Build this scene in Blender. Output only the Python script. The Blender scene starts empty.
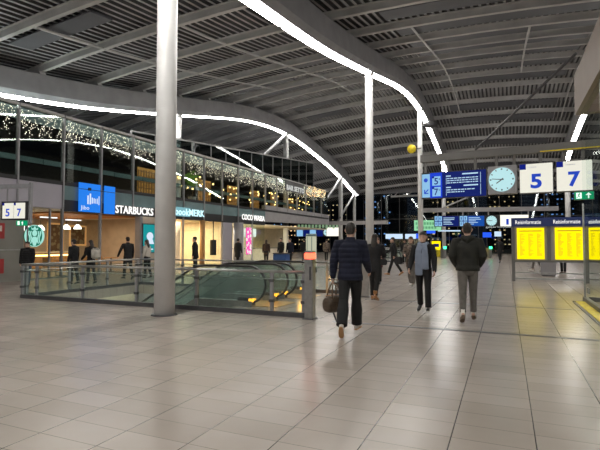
import bpy, bmesh, math, random
from mathutils import Vector, Matrix
R = math.radians
PI = math.pi
rnd = random.Random(7)
SC = bpy.context.scene
COL = SC.collection

# ------------------------------------------------------------------ materials
MATS = {}
def mat(name, col, rough=.5, metal=0., noise=.06, scale=6., bump=0., em=None, ems=0., spec=.5, bscale=None):
    if name in MATS: return MATS[name]
    m = bpy.data.materials.new(name); m.use_nodes = True
    nt = m.node_tree; N = nt.nodes; L = nt.links
    b = N['Principled BSDF']
    b.inputs['Roughness'].default_value = rough
    b.inputs['Metallic'].default_value = metal
    b.inputs['Specular IOR Level'].default_value = spec
    tc = N.new('ShaderNodeTexCoord')
    nz = N.new('ShaderNodeTexNoise'); nz.inputs['Scale'].default_value = scale; nz.inputs['Detail'].default_value = 4
    L.new(tc.outputs['Object'], nz.inputs['Vector'])
    rp = N.new('ShaderNodeValToRGB')
    lo = [max(0, c*(1-noise*2)) for c in col]; hi = [min(1, c*(1+noise*2)) for c in col]
    rp.color_ramp.elements[0].position = .3; rp.color_ramp.elements[1].position = .7
    rp.color_ramp.elements[0].color = (*lo, 1); rp.color_ramp.elements[1].color = (*hi, 1)
    L.new(nz.outputs['Fac'], rp.inputs['Fac']); L.new(rp.outputs['Color'], b.inputs['Base Color'])
    if bump:
        n2 = N.new('ShaderNodeTexNoise'); n2.inputs['Scale'].default_value = bscale or scale*4
        L.new(tc.outputs['Object'], n2.inputs['Vector'])
        bp = N.new('ShaderNodeBump'); bp.inputs['Strength'].default_value = bump; bp.inputs['Distance'].default_value = .02
        L.new(n2.outputs['Fac'], bp.inputs['Height']); L.new(bp.outputs['Normal'], b.inputs['Normal'])
    if em:
        b.inputs['Emission Color'].default_value = (*em, 1); b.inputs['Emission Strength'].default_value = ems
    MATS[name] = m
    return m

def emat(name, col, s):
    return mat(name, tuple(min(1, c*.12) for c in col), .4, em=col, ems=s, spec=.12)

def glass(name, tint=(.9, .95, .93), ior=1.5, rough=.0, boost=0., haze=0., hazecol=(.5, .55, .55)):
    if name in MATS: return MATS[name]
    m = bpy.data.materials.new(name); m.use_nodes = True
    nt = m.node_tree; N = nt.nodes; L = nt.links
    N.remove(N['Principled BSDF'])
    out = N['Material Output']
    tr = N.new('ShaderNodeBsdfTransparent'); tr.inputs['Color'].default_value = (*tint, 1)
    gl = N.new('ShaderNodeBsdfGlossy'); gl.inputs['Roughness'].default_value = rough; gl.inputs['Color'].default_value = (.95, 1, .98, 1)
    lw = N.new('ShaderNodeLayerWeight'); lw.inputs['Blend'].default_value = .5
    pw = N.new('ShaderNodeMath'); pw.operation = 'POWER'; L.new(lw.outputs['Facing'], pw.inputs[0]); pw.inputs[1].default_value = 5
    fr = N.new('ShaderNodeMath'); fr.operation = 'MULTIPLY'; L.new(pw.outputs[0], fr.inputs[0]); fr.inputs[1].default_value = (ior-1)*1.2
    ad = N.new('ShaderNodeMath'); ad.operation = 'ADD'; ad.use_clamp = True; ad.inputs[1].default_value = boost
    L.new(fr.outputs[0], ad.inputs[0])
    mx = N.new('ShaderNodeMixShader'); L.new(ad.outputs[0], mx.inputs['Fac'])
    base = tr.outputs[0]
    if haze:
        df = N.new('ShaderNodeBsdfDiffuse'); df.inputs['Color'].default_value = (*hazecol, 1)
        m2 = N.new('ShaderNodeMixShader'); m2.inputs['Fac'].default_value = haze
        L.new(tr.outputs[0], m2.inputs[1]); L.new(df.outputs[0], m2.inputs[2]); base = m2.outputs[0]
    L.new(base, mx.inputs[1]); L.new(gl.outputs[0], mx.inputs[2])
    L.new(mx.outputs[0], out.inputs['Surface'])
    MATS[name] = m
    return m

def floor_mat():
    m = bpy.data.materials.new('floor_tiles'); m.use_nodes = True
    nt = m.node_tree; N = nt.nodes; L = nt.links; b = N['Principled BSDF']
    tc = N.new('ShaderNodeTexCoord')
    sp = N.new('ShaderNodeSeparateXYZ'); L.new(tc.outputs['Object'], sp.inputs[0])
    def line(sock, off, pitch, wid):
        a = N.new('ShaderNodeMath'); a.operation = 'SUBTRACT'; L.new(sock, a.inputs[0]); a.inputs[1].default_value = off
        d = N.new('ShaderNodeMath'); d.operation = 'DIVIDE'; L.new(a.outputs[0], d.inputs[0]); d.inputs[1].default_value = pitch
        f = N.new('ShaderNodeMath'); f.operation = 'FLOOR'; L.new(d.outputs[0], f.inputs[0])
        fr = N.new('ShaderNodeMath'); fr.operation = 'FRACT'; L.new(d.outputs[0], fr.inputs[0])
        s = N.new('ShaderNodeMath'); s.operation = 'SUBTRACT'; L.new(fr.outputs[0], s.inputs[0]); s.inputs[1].default_value = .5
        ab = N.new('ShaderNodeMath'); ab.operation = 'ABSOLUTE'; L.new(s.outputs[0], ab.inputs[0])
        g = N.new('ShaderNodeMath'); g.operation = 'GREATER_THAN'; L.new(ab.outputs[0], g.inputs[0]); g.inputs[1].default_value = .5-wid/pitch/2
        return g.outputs[0], f.outputs[0]
    gx, ix = line(sp.outputs[0], -.42, .607, .009)
    gy, iy = line(sp.outputs[1], 3.6, .31, .006)
    cv = N.new('ShaderNodeCombineXYZ'); L.new(ix, cv.inputs[0]); L.new(iy, cv.inputs[1])
    wn = N.new('ShaderNodeTexWhiteNoise'); L.new(cv.outputs[0], wn.inputs['Vector'])
    nz = N.new('ShaderNodeTexNoise'); nz.inputs['Scale'].default_value = 1.3; nz.inputs['Detail'].default_value = 6
    L.new(tc.outputs['Object'], nz.inputs['Vector'])
    av = N.new('ShaderNodeMath'); av.operation = 'MULTIPLY_ADD'; L.new(wn.outputs['Value'], av.inputs[0]); av.inputs[1].default_value = .45; L.new(nz.outputs['Fac'], av.inputs[2])
    rp = N.new('ShaderNodeValToRGB'); e = rp.color_ramp.elements
    e[0].position = .35; e[0].color = (.33, .285, .245, 1); e[1].position = 1.05; e[1].color = (.41, .355, .31, 1)
    L.new(av.outputs[0], rp.inputs['Fac'])
    jx = N.new('ShaderNodeMix'); jx.data_type = 'RGBA'; L.new(gy, jx.inputs['Factor']); L.new(rp.outputs['Color'], jx.inputs['A']); jx.inputs['B'].default_value = (.16, .14, .125, 1)
    jm = N.new('ShaderNodeMix'); jm.data_type = 'RGBA'; L.new(gx, jm.inputs['Factor']); L.new(jx.outputs['Result'], jm.inputs['A']); jm.inputs['B'].default_value = (.06, .052, .047, 1)
    L.new(jm.outputs['Result'], b.inputs['Base Color'])
    rr = N.new('ShaderNodeMapRange'); L.new(nz.outputs['Fac'], rr.inputs['Value']); rr.inputs['To Min'].default_value = .21; rr.inputs['To Max'].default_value = .29
    L.new(rr.outputs[0], b.inputs['Roughness'])
    b.inputs['Specular IOR Level'].default_value = .5
    n3 = N.new('ShaderNodeTexNoise'); n3.inputs['Scale'].default_value = 5
    L.new(tc.outputs['Object'], n3.inputs['Vector'])
    bp = N.new('ShaderNodeBump'); bp.inputs['Strength'].default_value = .05; bp.inputs['Distance'].default_value = .02
    L.new(n3.outputs['Fac'], bp.inputs['Height']); L.new(bp.outputs['Normal'], b.inputs['Normal'])
    return m

def banded(name, col, pitch, rough=.6, axis=2, strength=.6, noise=.1):
    """cloth with quilted bands"""
    if name in MATS: return MATS[name]
    m = mat(name, col, rough, noise=noise, scale=9)
    nt = m.node_tree; N = nt.nodes; L = nt.links
    tc = N.new('ShaderNodeTexCoord'); sp = N.new('ShaderNodeSeparateXYZ'); L.new(tc.outputs['Object'], sp.inputs[0])
    mu = N.new('ShaderNodeMath'); mu.operation = 'MULTIPLY'; mu.inputs[1].default_value = PI/pitch; L.new(sp.outputs[axis], mu.inputs[0])
    si = N.new('ShaderNodeMath'); si.operation = 'SINE'; L.new(mu.outputs[0], si.inputs[0])
    ab = N.new('ShaderNodeMath'); ab.operation = 'ABSOLUTE'; L.new(si.outputs[0], ab.inputs[0])
    bp = N.new('ShaderNodeBump'); bp.inputs['Strength'].default_value = strength; bp.inputs['Distance'].default_value = .03
    L.new(ab.outputs[0], bp.inputs['Height']); L.new(bp.outputs['Normal'], N['Principled BSDF'].inputs['Normal'])
    return m

def spotted(name, a, b, scale, rough=.5, em=0.):
    if name in MATS: return MATS[name]
    m = bpy.data.materials.new(name); m.use_nodes = True
    nt = m.node_tree; N = nt.nodes; L = nt.links; p = N['Principled BSDF']
    tc = N.new('ShaderNodeTexCoord'); v = N.new('ShaderNodeTexVoronoi'); v.inputs['Scale'].default_value = scale
    L.new(tc.outputs['Object'], v.inputs['Vector'])
    rp = N.new('ShaderNodeValToRGB'); rp.color_ramp.interpolation = 'CONSTANT'
    rp.color_ramp.elements[0].color = (*a, 1); rp.color_ramp.elements[1].position = .42; rp.color_ramp.elements[1].color = (*b, 1)
    L.new(v.outputs['Distance'], rp.inputs['Fac']); L.new(rp.outputs['Color'], p.inputs['Base Color']); p.inputs['Roughness'].default_value = rough
    if em:
        L.new(rp.outputs['Color'], p.inputs['Emission Color']); p.inputs['Emission Strength'].default_value = em
    MATS[name] = m
    return m

M = dict(
    floor=floor_mat(),
    steelwhite=mat('painted_white_steel', (.74, .74, .73), .45, noise=.04, scale=2),
    strut=mat('painted_strut', (.22, .22, .225), .5, noise=.04, scale=2),
    beam=mat('painted_beam_steel', (.31, .31, .325), .5, noise=.05, scale=1.5),
    rib=mat('painted_roof_rib', (.55, .55, .545), .45, noise=.06, scale=1.2),
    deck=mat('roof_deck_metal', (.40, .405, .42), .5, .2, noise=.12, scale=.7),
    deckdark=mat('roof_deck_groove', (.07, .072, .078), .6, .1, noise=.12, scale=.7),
    panel=mat('roof_dark_panel', (.10, .105, .12), .6, noise=.06, scale=.6),
    strip=emat('strip_light_tube', (1, .965, .915), 29),
    steel=mat('brushed_steel', (.42, .42, .41), .35, .85, noise=.06, scale=12),
    steeldark=mat('dark_steel', (.09, .09, .095), .4, .4, noise=.06),
    mullion=mat('facade_mullion', (.30, .30, .31), .4, .3, noise=.04),
    black=mat('black_plastic', (.015, .015, .017), .45, noise=.05),
    rubber=mat('black_rubber', (.02, .02, .021), .35, noise=.05),
    lilac=mat('lilac_grey_panel', (.42, .40, .45), .45, noise=.03, scale=1),
    greypan=mat('grey_metal_panel', (.17, .165, .155), .5, .1, noise=.05, scale=1),
    stone=mat('grey_fascia', (.36, .35, .36), .6, noise=.05, scale=1.5),
    teal=mat('teal_spandrel', (.16, .24, .25), .25, noise=.06, scale=1.2),
    darkwall=mat('dark_interior', (.035, .035, .035), .7, noise=.1),
    brown=mat('brown_cladding', (.19, .14, .105), .5, noise=.04, scale=1.5),
    wood=mat('warm_wood', (.50, .27, .10), .5, noise=.18, scale=8),
    beige=mat('beige_plaster', (.55, .46, .36), .7, noise=.05, scale=2),
    cream=mat('cream_wall', (.75, .66, .48), .7, noise=.04, scale=2),
    orange=mat('orange_ceiling', (.55, .22, .06), .6, noise=.08, scale=2),
    glassF=glass('facade_glass', (.80, .86, .84), 1.5, boost=.045),
    glassS=glass('shop_glass', (.92, .95, .93), 1.3, boost=.02),
    glassL=glass('lift_glass', (.94, .96, .95), 1.04, boost=.008),
    glassB=glass('balustrade_glass', (.88, .925, .91), 1.4, boost=.02, haze=.035, hazecol=(.35, .45, .43)),
    glassU=glass('roof_terrace_glass', (.22, .27, .27), 1.5, boost=.08),
    glassE=glass('end_wall_glass', (.62, .68, .72), 1.5, boost=.03),
    night=mat('night_ground', (.02, .022, .025), .7),
    signwhite=emat('sign_cream_light', (.92, .90, .78), .88),
    signblue=emat('sign_blue', (.004, .02, .38), .5),
    numblue=mat('sign_numeral_blue', (.0, .05, .55), .5, em=(0, .07, .8), ems=.35),
    scrblue=emat('screen_blue', (.005, .02, .22), .55),
    scrlight=emat('screen_light_blue', (.33, .66, 1.0), .75),
    scrtext=emat('screen_text', (.55, .8, 1.0), .8),
    clockface=emat('clock_face', (.55, .88, .92), .85),
    exitgreen=emat('exit_green', (.0, .38, .16), .8),
    exitwhite=emat('exit_white', (.85, 1, .9), 1.2),
    mint=emat('mint_sign', (.32, .75, .42), .9),
    yellow=emat('timetable_yellow', (1.0, .77, .0), 1.3),
    yelloww=mat('yellow_paint', (.85, .62, .02), .45, noise=.15, scale=14),
    yprint=mat('timetable_print', (.45, .35, .02), .6, em=(.5, .38, 0), ems=.45),
    header=mat('header_navy', (.01, .02, .08), .4, em=(.005, .015, .08), ems=.5),
    white=emat('lit_white', (1, 1, 1), 1.5),
    textwhite=emat('lit_letters', (1, .98, .95), 1.15),
    lettercool=emat('lit_letters_cool', (.62, .93, 1), 1.2),
    textdim=mat('grey_letters', (.55, .55, .55), .5, em=(.5, .5, .5), ems=.5),
    bulb=emat('warm_bulb', (1, .82, .66), 7.5),
    amber=emat('amber_glow', (1, .42, .03), 2.6),
    warm=emat('warm_lamp', (1, .60, .20), 6.0),
    lampwhite=emat('lamp_white', (1, .95, .85), 3.5),
    red=emat('red_signal', (1, .08, .04), 4.5),
    redpan=mat('red_panel', (.36, .03, .03), .45),
    green=emat('green_signal', (.05, 1, .35), 4),
    logo=emat('logo_green', (.0, .24, .14), .6),
    logolight=emat('logo_pale', (.42, .85, .74), .85),
    poster=emat('poster_blue', (.02, .24, .95), .85),
    posterw=emat('poster_white', (.75, .85, 1), .9),
    tealposter=emat('poster_teal', (.01, .36, .38), .75),
    magenta=emat('poster_magenta', (.9, .10, .42), .9),
    frame=mat('gilt_frame', (.45, .24, .09), .5),
    skin=mat('skin', (.55, .34, .25), .55, noise=.05, scale=10),
    hairdark=mat('hair_dark', (.022, .016, .012), .5, noise=.2, scale=30, bump=.4),
    hairbrown=mat('hair_brown', (.07, .04, .022), .5, noise=.2, scale=30, bump=.4),
    navy=banded('navy_puffer', (.0055, .0075, .022), .085, .9, strength=.35),
    blackpuff=banded('black_puffer', (.006, .006, .007), .08, .9, strength=.3),
    blackcloth=mat('black_cloth', (.007, .007, .008), .8, noise=.2, scale=12, bump=.2),
    blacktrouser=mat('black_trousers', (.006, .006, .0065), .8, noise=.2, scale=10, bump=.15),
    olive=mat('dark_olive_jacket', (.012, .012, .008), .75, noise=.2, scale=9, bump=.25),
    greytrouser=mat('grey_trousers', (.125, .113, .10), .85, noise=.1, scale=12, bump=.2),
    camo=spotted('patterned_coat', (.05, .037, .03), (.15, .115, .09), 14, .8),
    beigetrouser=mat('beige_trousers', (.12, .105, .09), .85, noise=.1, scale=10),
    jeans=mat('blue_jeans', (.05, .09, .17), .8, noise=.12, scale=14),
    scarf=mat('blue_grey_scarf', (.22, .26, .34), .9, noise=.06, scale=6, bump=.15),
    maroon=mat('maroon_coat', (.06, .006, .01), .8, noise=.1),
    tan=mat('tan_leather', (.36, .17, .06), .5, noise=.12, scale=14),
    shoewhite=mat('white_shoe', (.62, .58, .52), .55, noise=.06),
    soletan=mat('tan_sole', (.45, .25, .11), .6, noise=.08),
    shoebrown=mat('brown_shoe', (.12, .075, .045), .5, noise=.1),
    shoeblack=mat('black_shoe', (.014, .013, .013), .4),
    bag=spotted('bag_brown_pattern', (.05, .033, .022), (.085, .058, .036), 40, .45),
    paleshirt=mat('pale_jacket', (.5, .46, .40), .8, noise=.06),
    leaf=mat('green_leaf', (.05, .16, .03), .6, noise=.2),
    stone_coat=mat('stone_coat',(.12,.115,.11),.8),
    maroon_dark=mat('brown_coat',(.06,.032,.02),.8),
    city=spotted('city_lights_facade', (.8, .55, .25), (.008, .01, .016), 1.3, .6, em=.5),
    cityblue=spotted('city_lights_cool', (.10, .25, .6), (.006, .009, .018), .8, .6, em=.45),
)

# ------------------------------------------------------------------ object helpers
def tag(o, label, cat, group=None, kind=None):
    if label: o['label'] = label
    if cat: o['category'] = cat
    if group: o['group'] = group
    if kind: o['kind'] = kind
    return o
def thing(name, label, cat, loc=(0, 0, 0), rotz=0., group=None):
    o = bpy.data.objects.new(name, None); COL.objects.link(o)
    o.location = loc; o.rotation_euler = (0, 0, rotz); o.empty_display_size = .1
    return tag(o, label, cat, group)
def link(name, me, m, parent=None, smooth=False):
    if m is not None:
        me.materials.clear(); me.materials.append(m)
    if smooth:
        for p in me.polygons: p.use_smooth = True
    o = bpy.data.objects.new(name, me); COL.objects.link(o)
    if parent is not None: o.parent = parent
    return o
def obj(name, bm, m, parent=None, smooth=False, loc=None):
    me = bpy.data.meshes.new(name)
    bmesh.ops.recalc_face_normals(bm, faces=bm.faces[:])
    bm.to_mesh(me); bm.free()
    o = link(name, me, m, parent, smooth)
    if loc is not None: o.location = loc
    return o
def struct(name, bm, m, parent=None, smooth=False):
    o = obj(name, bm, m, parent, smooth)
    if parent is None: o['kind'] = 'structure'
    return o
def dup(root, loc, rotz=None, label=None, group=None):
    r = root.copy(); COL.objects.link(r); r.location = loc
    if rotz is not None: r.rotation_euler = (0, 0, rotz)
    if label: r['label'] = label
    if group: r['group'] = group
    for ch in list(root.children):
        c = ch.copy(); COL.objects.link(c); c.parent = r
        for g in list(ch.children):
            d = g.copy(); COL.objects.link(d); d.parent = c
    return r
def B(): return bmesh.new()
def bx(bm, x0, x1, y0, y1, z0, z1, bev=0.):
    v = [bm.verts.new((x, y, z)) for x in (x0, x1) for y in (y0, y1) for z in (z0, z1)]
    f = [bm.faces.new([v[i] for i in q]) for q in ((0, 1, 3, 2), (4, 6, 7, 5), (0, 4, 5, 1), (2, 3, 7, 6), (0, 2, 6, 4), (1, 5, 7, 3))]
    if bev:
        es = list({e for q in f for e in q.edges})
        bmesh.ops.bevel(bm, geom=es, offset=bev, segments=2, affect='EDGES')
    return bm
def box(*a, **k): return bx(B(), *a, **k)
def frame_of(d):
    d = d.normalized(); up = Vector((0, 0, 1))
    if abs(d.z) > .95: up = Vector((0, 1, 0))
    a = d.cross(up).normalized(); b = a.cross(d).normalized()
    return a, b
def loft(bm, rings, cap=True):
    vs = [[bm.verts.new(p) for p in r] for r in rings]
    n = len(vs[0])
    for i in range(len(vs)-1):
        for j in range(n):
            bm.faces.new((vs[i][j], vs[i][(j+1) % n], vs[i+1][(j+1) % n], vs[i+1][j]))
    if cap:
        bm.faces.new(list(reversed(vs[0]))); bm.faces.new(vs[-1])
    return bm
def ering(c, ax, ay, n=14):
    c = Vector(c); ax = Vector(ax); ay = Vector(ay)
    return [c+ax*math.cos(2*PI*k/n)+ay*math.sin(2*PI*k/n) for k in range(n)]
def tube(bm, pts, rad, n=10, ref=None, round_ends=False):
    pts = [Vector(p) for p in pts]
    if not isinstance(rad, (list, tuple)): rad = [rad]*len(pts)
    rr = [r if isinstance(r, (list, tuple)) else (r, r) for r in rad]
    if round_ends:
        d0 = (pts[0]-pts[1]).normalized(); d1 = (pts[-1]-pts[-2]).normalized()
        r0 = min(rr[0]); r1 = min(rr[-1])
        pts = [pts[0]+d0*r0*.95, pts[0]+d0*r0*.6]+pts+[pts[-1]+d1*r1*.6, pts[-1]+d1*r1*.95]
        sc = lambda r, k: (r[0]*k, r[1]*k)
        rr = [sc(rr[0], .3), sc(rr[0], .8)]+rr+[sc(rr[-1], .8), sc(rr[-1], .3)]
    rings = []; pa = None
    for i, p in enumerate(pts):
        d = (pts[min(i+1, len(pts)-1)]-pts[max(i-1, 0)])
        if d.length < 1e-6: d = Vector((0, 0, 1))
        d.normalize()
        if ref is not None:
            a = Vector(ref)-d*d.dot(Vector(ref)); a.normalize()
        elif pa is None: a, _ = frame_of(d)
        else:
            a = pa-d*d.dot(pa); a.normalize()
        b = d.cross(a).normalized(); pa = a
        rings.append(ering(p, a*rr[i][0], b*rr[i][1], n))
    return loft(bm, rings)
def cyl(bm, x, y, z0, z1, r, n=24, r1=None):
    return loft(bm, [ering((x, y, z0), (r, 0, 0), (0, r, 0), n), ering((x, y, z1), ((r1 or r), 0, 0), (0, (r1 or r), 0), n)])
def ball(bm, c, r, seg=10, rings=7):
    rr = r if isinstance(r, (list, tuple)) else (r, r, r)
    mtx = Matrix.Translation(Vector(c)) @ Matrix.Diagonal((rr[0], rr[1], rr[2], 1))
    bmesh.ops.create_uvsphere(bm, u_segments=seg, v_segments=rings, radius=1, matrix=mtx)
    return bm
def prism(bm, pts, axis, t0, t1):
    """extrude polygon pts (2-D) along axis x/y/z"""
    def P(p, t): return {'x': (t, p[0], p[1]), 'y': (p[0], t, p[1]), 'z': (p[0], p[1], t)}[axis]
    a = [bm.verts.new(P(p, t0)) for p in pts]; b = [bm.verts.new(P(p, t1)) for p in pts]
    n = len(pts)
    bm.faces.new(a); bm.faces.new(list(reversed(b)))
    for i in range(n): bm.faces.new((a[i], b[i], b[(i+1) % n], a[(i+1) % n]))
    return bm
def text_mesh(s, size, depth=.01, space=1., bold=0.):
    cu = bpy.data.curves.new('lettering', 'FONT'); cu.body = s; cu.size = size; cu.extrude = depth
    cu.align_x = 'CENTER'; cu.align_y = 'CENTER'; cu.space_character = space; cu.offset = bold; cu.resolution_u = 3
    o = bpy.data.objects.new('tmp_lettering', cu); COL.objects.link(o)
    dg = bpy.context.evaluated_depsgraph_get()
    me = bpy.data.meshes.new_from_object(o.evaluated_get(dg))
    bpy.data.objects.remove(o); bpy.data.curves.remove(cu)
    return me
def text(name, s, size, m, parent, loc, rot=(PI/2, 0, 0), depth=.01, space=1., bold=0., width=None, height=None):
    me = text_mesh(s, size, depth, space, bold)
    xs = [v.co.x for v in me.vertices]; ys = [v.co.y for v in me.vertices]
    cx = (min(xs)+max(xs))/2; cy = (min(ys)+max(ys))/2
    kx = width/(max(xs)-min(xs)) if width else 1; ky = height/(max(ys)-min(ys)) if height else (kx if width else 1)
    for v in me.vertices: v.co.x = (v.co.x-cx)*kx; v.co.y = (v.co.y-cy)*ky
    o = link(name, me, m, parent); o.location = loc; o.rotation_euler = rot
    return o
def bake(bm, voxel, it=4, fac=.5):
    me = bpy.data.meshes.new('baked'); bmesh.ops.recalc_face_normals(bm, faces=bm.faces[:]); bm.to_mesh(me); bm.free()
    o = bpy.data.objects.new('tmp_bake', me); COL.objects.link(o)
    r = o.modifiers.new('r', 'REMESH'); r.mode = 'VOXEL'; r.voxel_size = voxel; r.use_smooth_shade = True
    s = o.modifiers.new('s', 'SMOOTH'); s.iterations = it; s.factor = fac
    dg = bpy.context.evaluated_depsgraph_get()
    out = bpy.data.meshes.new_from_object(o.evaluated_get(dg))
    bpy.data.objects.remove(o); bpy.data.meshes.remove(me)
    for p in out.polygons: p.use_smooth = True
    return out

# ------------------------------------------------------------------ camera
cam = bpy.data.cameras.new('camera'); co = bpy.data.objects.new('camera', cam); COL.objects.link(co)
CH = 1.53
PITCH = math.atan(17.5/469); YAW = math.atan(206/469*math.cos(PITCH))
co.location = (0, 0, CH); co.rotation_euler = (PI/2+PITCH, 0, YAW)
cam.sensor_width = 36; cam.lens = 469/600*36; cam.clip_end = 500
SC.camera = co

# ------------------------------------------------------------------ roof curves
def interp(tab, y):
    if y <= tab[0][0]: return tab[0][1]
    if y >= tab[-1][0]: return tab[-1][1]
    for i in range(len(tab)-1):
        if tab[i][0] <= y <= tab[i+1][0]:
            y0, z0 = tab[i]; y1, z1 = tab[i+1]
            m0 = (z1-tab[i-1][1])/(y1-tab[i-1][0]) if i > 0 else (z1-z0)/(y1-y0)
            m1 = (tab[i+2][1]-z0)/(tab[i+2][0]-y0) if i+2 < len(tab) else (z1-z0)/(y1-y0)
            h = y1-y0; t = (y-y0)/h
            return (2*t**3-3*t*t+1)*z0+(t**3-2*t*t+t)*h*m0+(-2*t**3+3*t*t)*z1+(t**3-t*t)*h*m1
ZB = [(-25, 9.6), (-12, 8.6), (0, 7.95), (8, 8.15), (14.3, 8.86), (18.3, 9.48), (24.2, 10.66), (32.6, 12.35), (38.6, 12.93), (43.7, 12.78), (48.9, 12.17), (52.7, 11.63), (57.2, 10.8), (63, 9.4), (72, 7.9), (80, 7.0)]
def arch(x): return max(-2.6, -.0044*((x+5)**2-2.72))
def zbeam(x, y): return interp(ZB, y)+arch(x)
DEPTH = 1.15
def zroof(x, y): return interp(ZB, y)+DEPTH+arch(x)
BX = (-19.4, -6.65, 6.1)
GY = (8, 24.4, 40.8, 57.2)
XR0, XR1 = -31., 13.
# deck (corrugated)
bm = B()
xs = []
x = XR0; k = 0
while x <= XR1:
    for dx, dz in ((0, 0), (.11, 0), (.15, .14), (.28, .14)): xs.append((x+dx, dz))
    x += .32
yl = [-12+2*i for i in range(43)]
prev = None
for y in yl:
    row = [bm.verts.new((x, y, zroof(x, y)+.47+dz)) for x, dz in xs]
    if prev:
        for j in range(len(row)-1): bm.faces.new((prev[j], prev[j+1], row[j+1], row[j]))
    prev = row
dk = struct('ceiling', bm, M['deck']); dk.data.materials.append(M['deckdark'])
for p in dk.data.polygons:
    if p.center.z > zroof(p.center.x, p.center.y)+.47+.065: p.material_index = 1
# roof ribs across the hall
first = None
ribY = [24.4+3.28*k for k in range(-10, 14)]
for i, y in enumerate(ribY):
    root = thing('roof_rib', 'pale grey steel rib spanning the hall between the curved girders under the ribbed metal deck', 'roof rib', (0, y, 0), 0, 'roof ribs across the hall')
    prof = [(-.085, 0), (.085, 0), (.085, .035), (.03, .05), (.03, .31), (.08, .33), (.08, .36), (-.08, .36), (-.08, .33), (-.03, .31), (-.03, .05), (-.085, .035)]
    b2 = B(); rings = []
    for kx in range(23):
        x = XR0+(XR1-XR0)*kx/22
        rings.append([Vector((x, p[0], zroof(x, y)+.10+p[1])) for p in prof])
    loft(b2, rings); obj('rib_beam', b2, M['rib'], root)
    for gx in BX:
        b3 = B(); z = zroof(gx, y)
        prism(b3, [(gx-.3, z-.02), (gx+.3, z-.02), (gx+.22, z+.13), (gx-.22, z+.13)], 'y', -.16, .16)
        obj('foot', b3, M['rib'], root)
# darker flat panels between ribs
seed = random.Random(3)
for bi, (xa, xb) in enumerate(((-17.5, -13.2), (-4.6, 4.2), (7.4, 11.5), (-12.2, -8.4))):
    for k, y in enumerate(ribY[6:-1]):
        if seed.random() < (.78 if bi in (1, 2) else .32):
            b2 = B()
            w = 1.35 if bi in (1, 2) else 1.0
            xm = [xa+(xb-xa)*q/4 for q in range(5)]
            y0 = y+.55; y1 = y+.55+w
            loft(b2, [[Vector((x, yy, zroof(x, yy)+zz)) for yy, zz in ((y0, .2), (y1, .2), (y1, .26), (y0, .26))] for x in xm])
            o = obj('acoustic_panel', b2, M['panel'])
            tag(o, 'dark flat acoustic panel fixed under the ribbed roof deck between two ribs', 'ceiling panel', 'acoustic panels under the roof')
# bracing rods along the hall
for k, (x, y0, y1) in enumerate(((-3.8, 21.2, 47.2), (1.2, 24.5, 37.5), (4.8, 27.8, 50.5), (-11.5, 14.6, 37.5), (-15.4, 11.3, 31))):
    pts = [(x, y0+(y1-y0)*q/10, zroof(x, y0+(y1-y0)*q/10)+.12) for q in range(11)]
    o = obj('bracing_rod', tube(B(), pts, .055, 6), M['rib'])
    tag(o, ['thin grey bracing rod under the roof just right of the middle girder', 'thin grey bracing rod under the roof above the hanging train signs',
            'thin grey bracing rod under the roof at the far right', 'thin grey bracing rod under the roof just left of the middle girder',
            'thin grey bracing rod under the roof above the left shopfront'][k], 'rod', 'roof bracing rods')
# cable tray with white lamp tube spans, upper left
# main wave girders
for gi, gx in enumerate(BX):
    lab = ['wave-shaped grey roof girder with a white light strip above the left shopfronts',
           'wave-shaped grey roof girder with a white light strip through the middle of the hall',
           'wave-shaped grey roof girder with a white light strip at the right, behind the lift shaft'][gi]
    root = thing('roof_girder', lab, 'girder', (gx, 0, 0), 0, 'curved roof girders')
    y0, y1 = (-12, 64.5)
    ys = [y0+(y1-y0)*q/70 for q in range(71)]
    prof = [(-.24, 0), (.24, 0), (.42, .22), (.42, DEPTH-.05), (.3, DEPTH), (-.3, DEPTH), (-.42, DEPTH-.05), (-.42, .22)]
    b2 = B(); loft(b2, [[Vector((p[0], y, zbeam(gx, y)+p[1])) for p in prof] for y in ys])
    obj('girder_box', b2, M['beam'], root)
    segs = [(-11.5, -8.6), (-8.2, -2.6), (-2.2, 7.8), (8.2, 13.75), (14.05, 24.1), (24.7, 40.5), (41.1, 56.9), (57.5, 64.2)]
    for (a, c) in segs:
        n = max(3, int((c-a)/1.0)); b3 = B()
        loft(b3, [[Vector((p[0], a+(c-a)*q/n, zbeam(gx, a+(c-a)*q/n)-.075+p[1])) for p in ((-.165, 0), (.165, 0), (.2, .07), (-.2, .07))] for q in range(n+1)])
        obj('light_strip', b3, M['strip'], root)

# ------------------------------------------------------------------ floor, ground
HX0, HX1, HY0, HY1 = -12.25, -6.0, 9.0, 13.25
bm = B()
for (x0, x1, y0, y1) in ((-31, HX0, -12, 72), (HX1, 13, -12, 72), (HX0, HX1, -12, HY0), (HX0, HX1, HY1, 72)):
    bx(bm, x0, x1, y0, y1, -.3, 0)
struct('floor', bm, M['floor'])
struct('trim_1', box(-3.1, 1.55, 8.60, 8.70, 0, .004), M['steeldark'])
struct('trim_2', box(-3.5, 1.6, 12.33, 12.42, 0, .004), M['steeldark'])
# well shaft below the floor
struct('wall_well_front', box(HX0, HX1, HY0-.12, HY0-.001, -6, -.3), M['stone'])
struct('wall_well_back', box(HX0, HX1, HY1+.001, HY1+.12, -6, -.3), M['stone'])
struct('wall_well_left', box(HX0-.12, HX0-.001, HY0, HY1, -2.2, -.3), M['cream'])
struct('floor_lower', box(-24, HX1+3, HY0-.2, HY1+.2, -6.2, -6), M['cream'])
def area(name, loc, sx, sy, e, col=(1, .95, .88), rot=(0, 0, 0)):
    l = bpy.data.lights.new(name, 'AREA'); l.shape = 'RECTANGLE'; l.size = sx; l.size_y = sy; l.energy = e; l.color = col
    o = bpy.data.objects.new(name, l); COL.objects.link(o); o.location = loc; o.rotation_euler = rot
    return o
area('well_lamp', (-9.5, 11.1, -.9), 4, 3, 500, (1, .93, .8))

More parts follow.
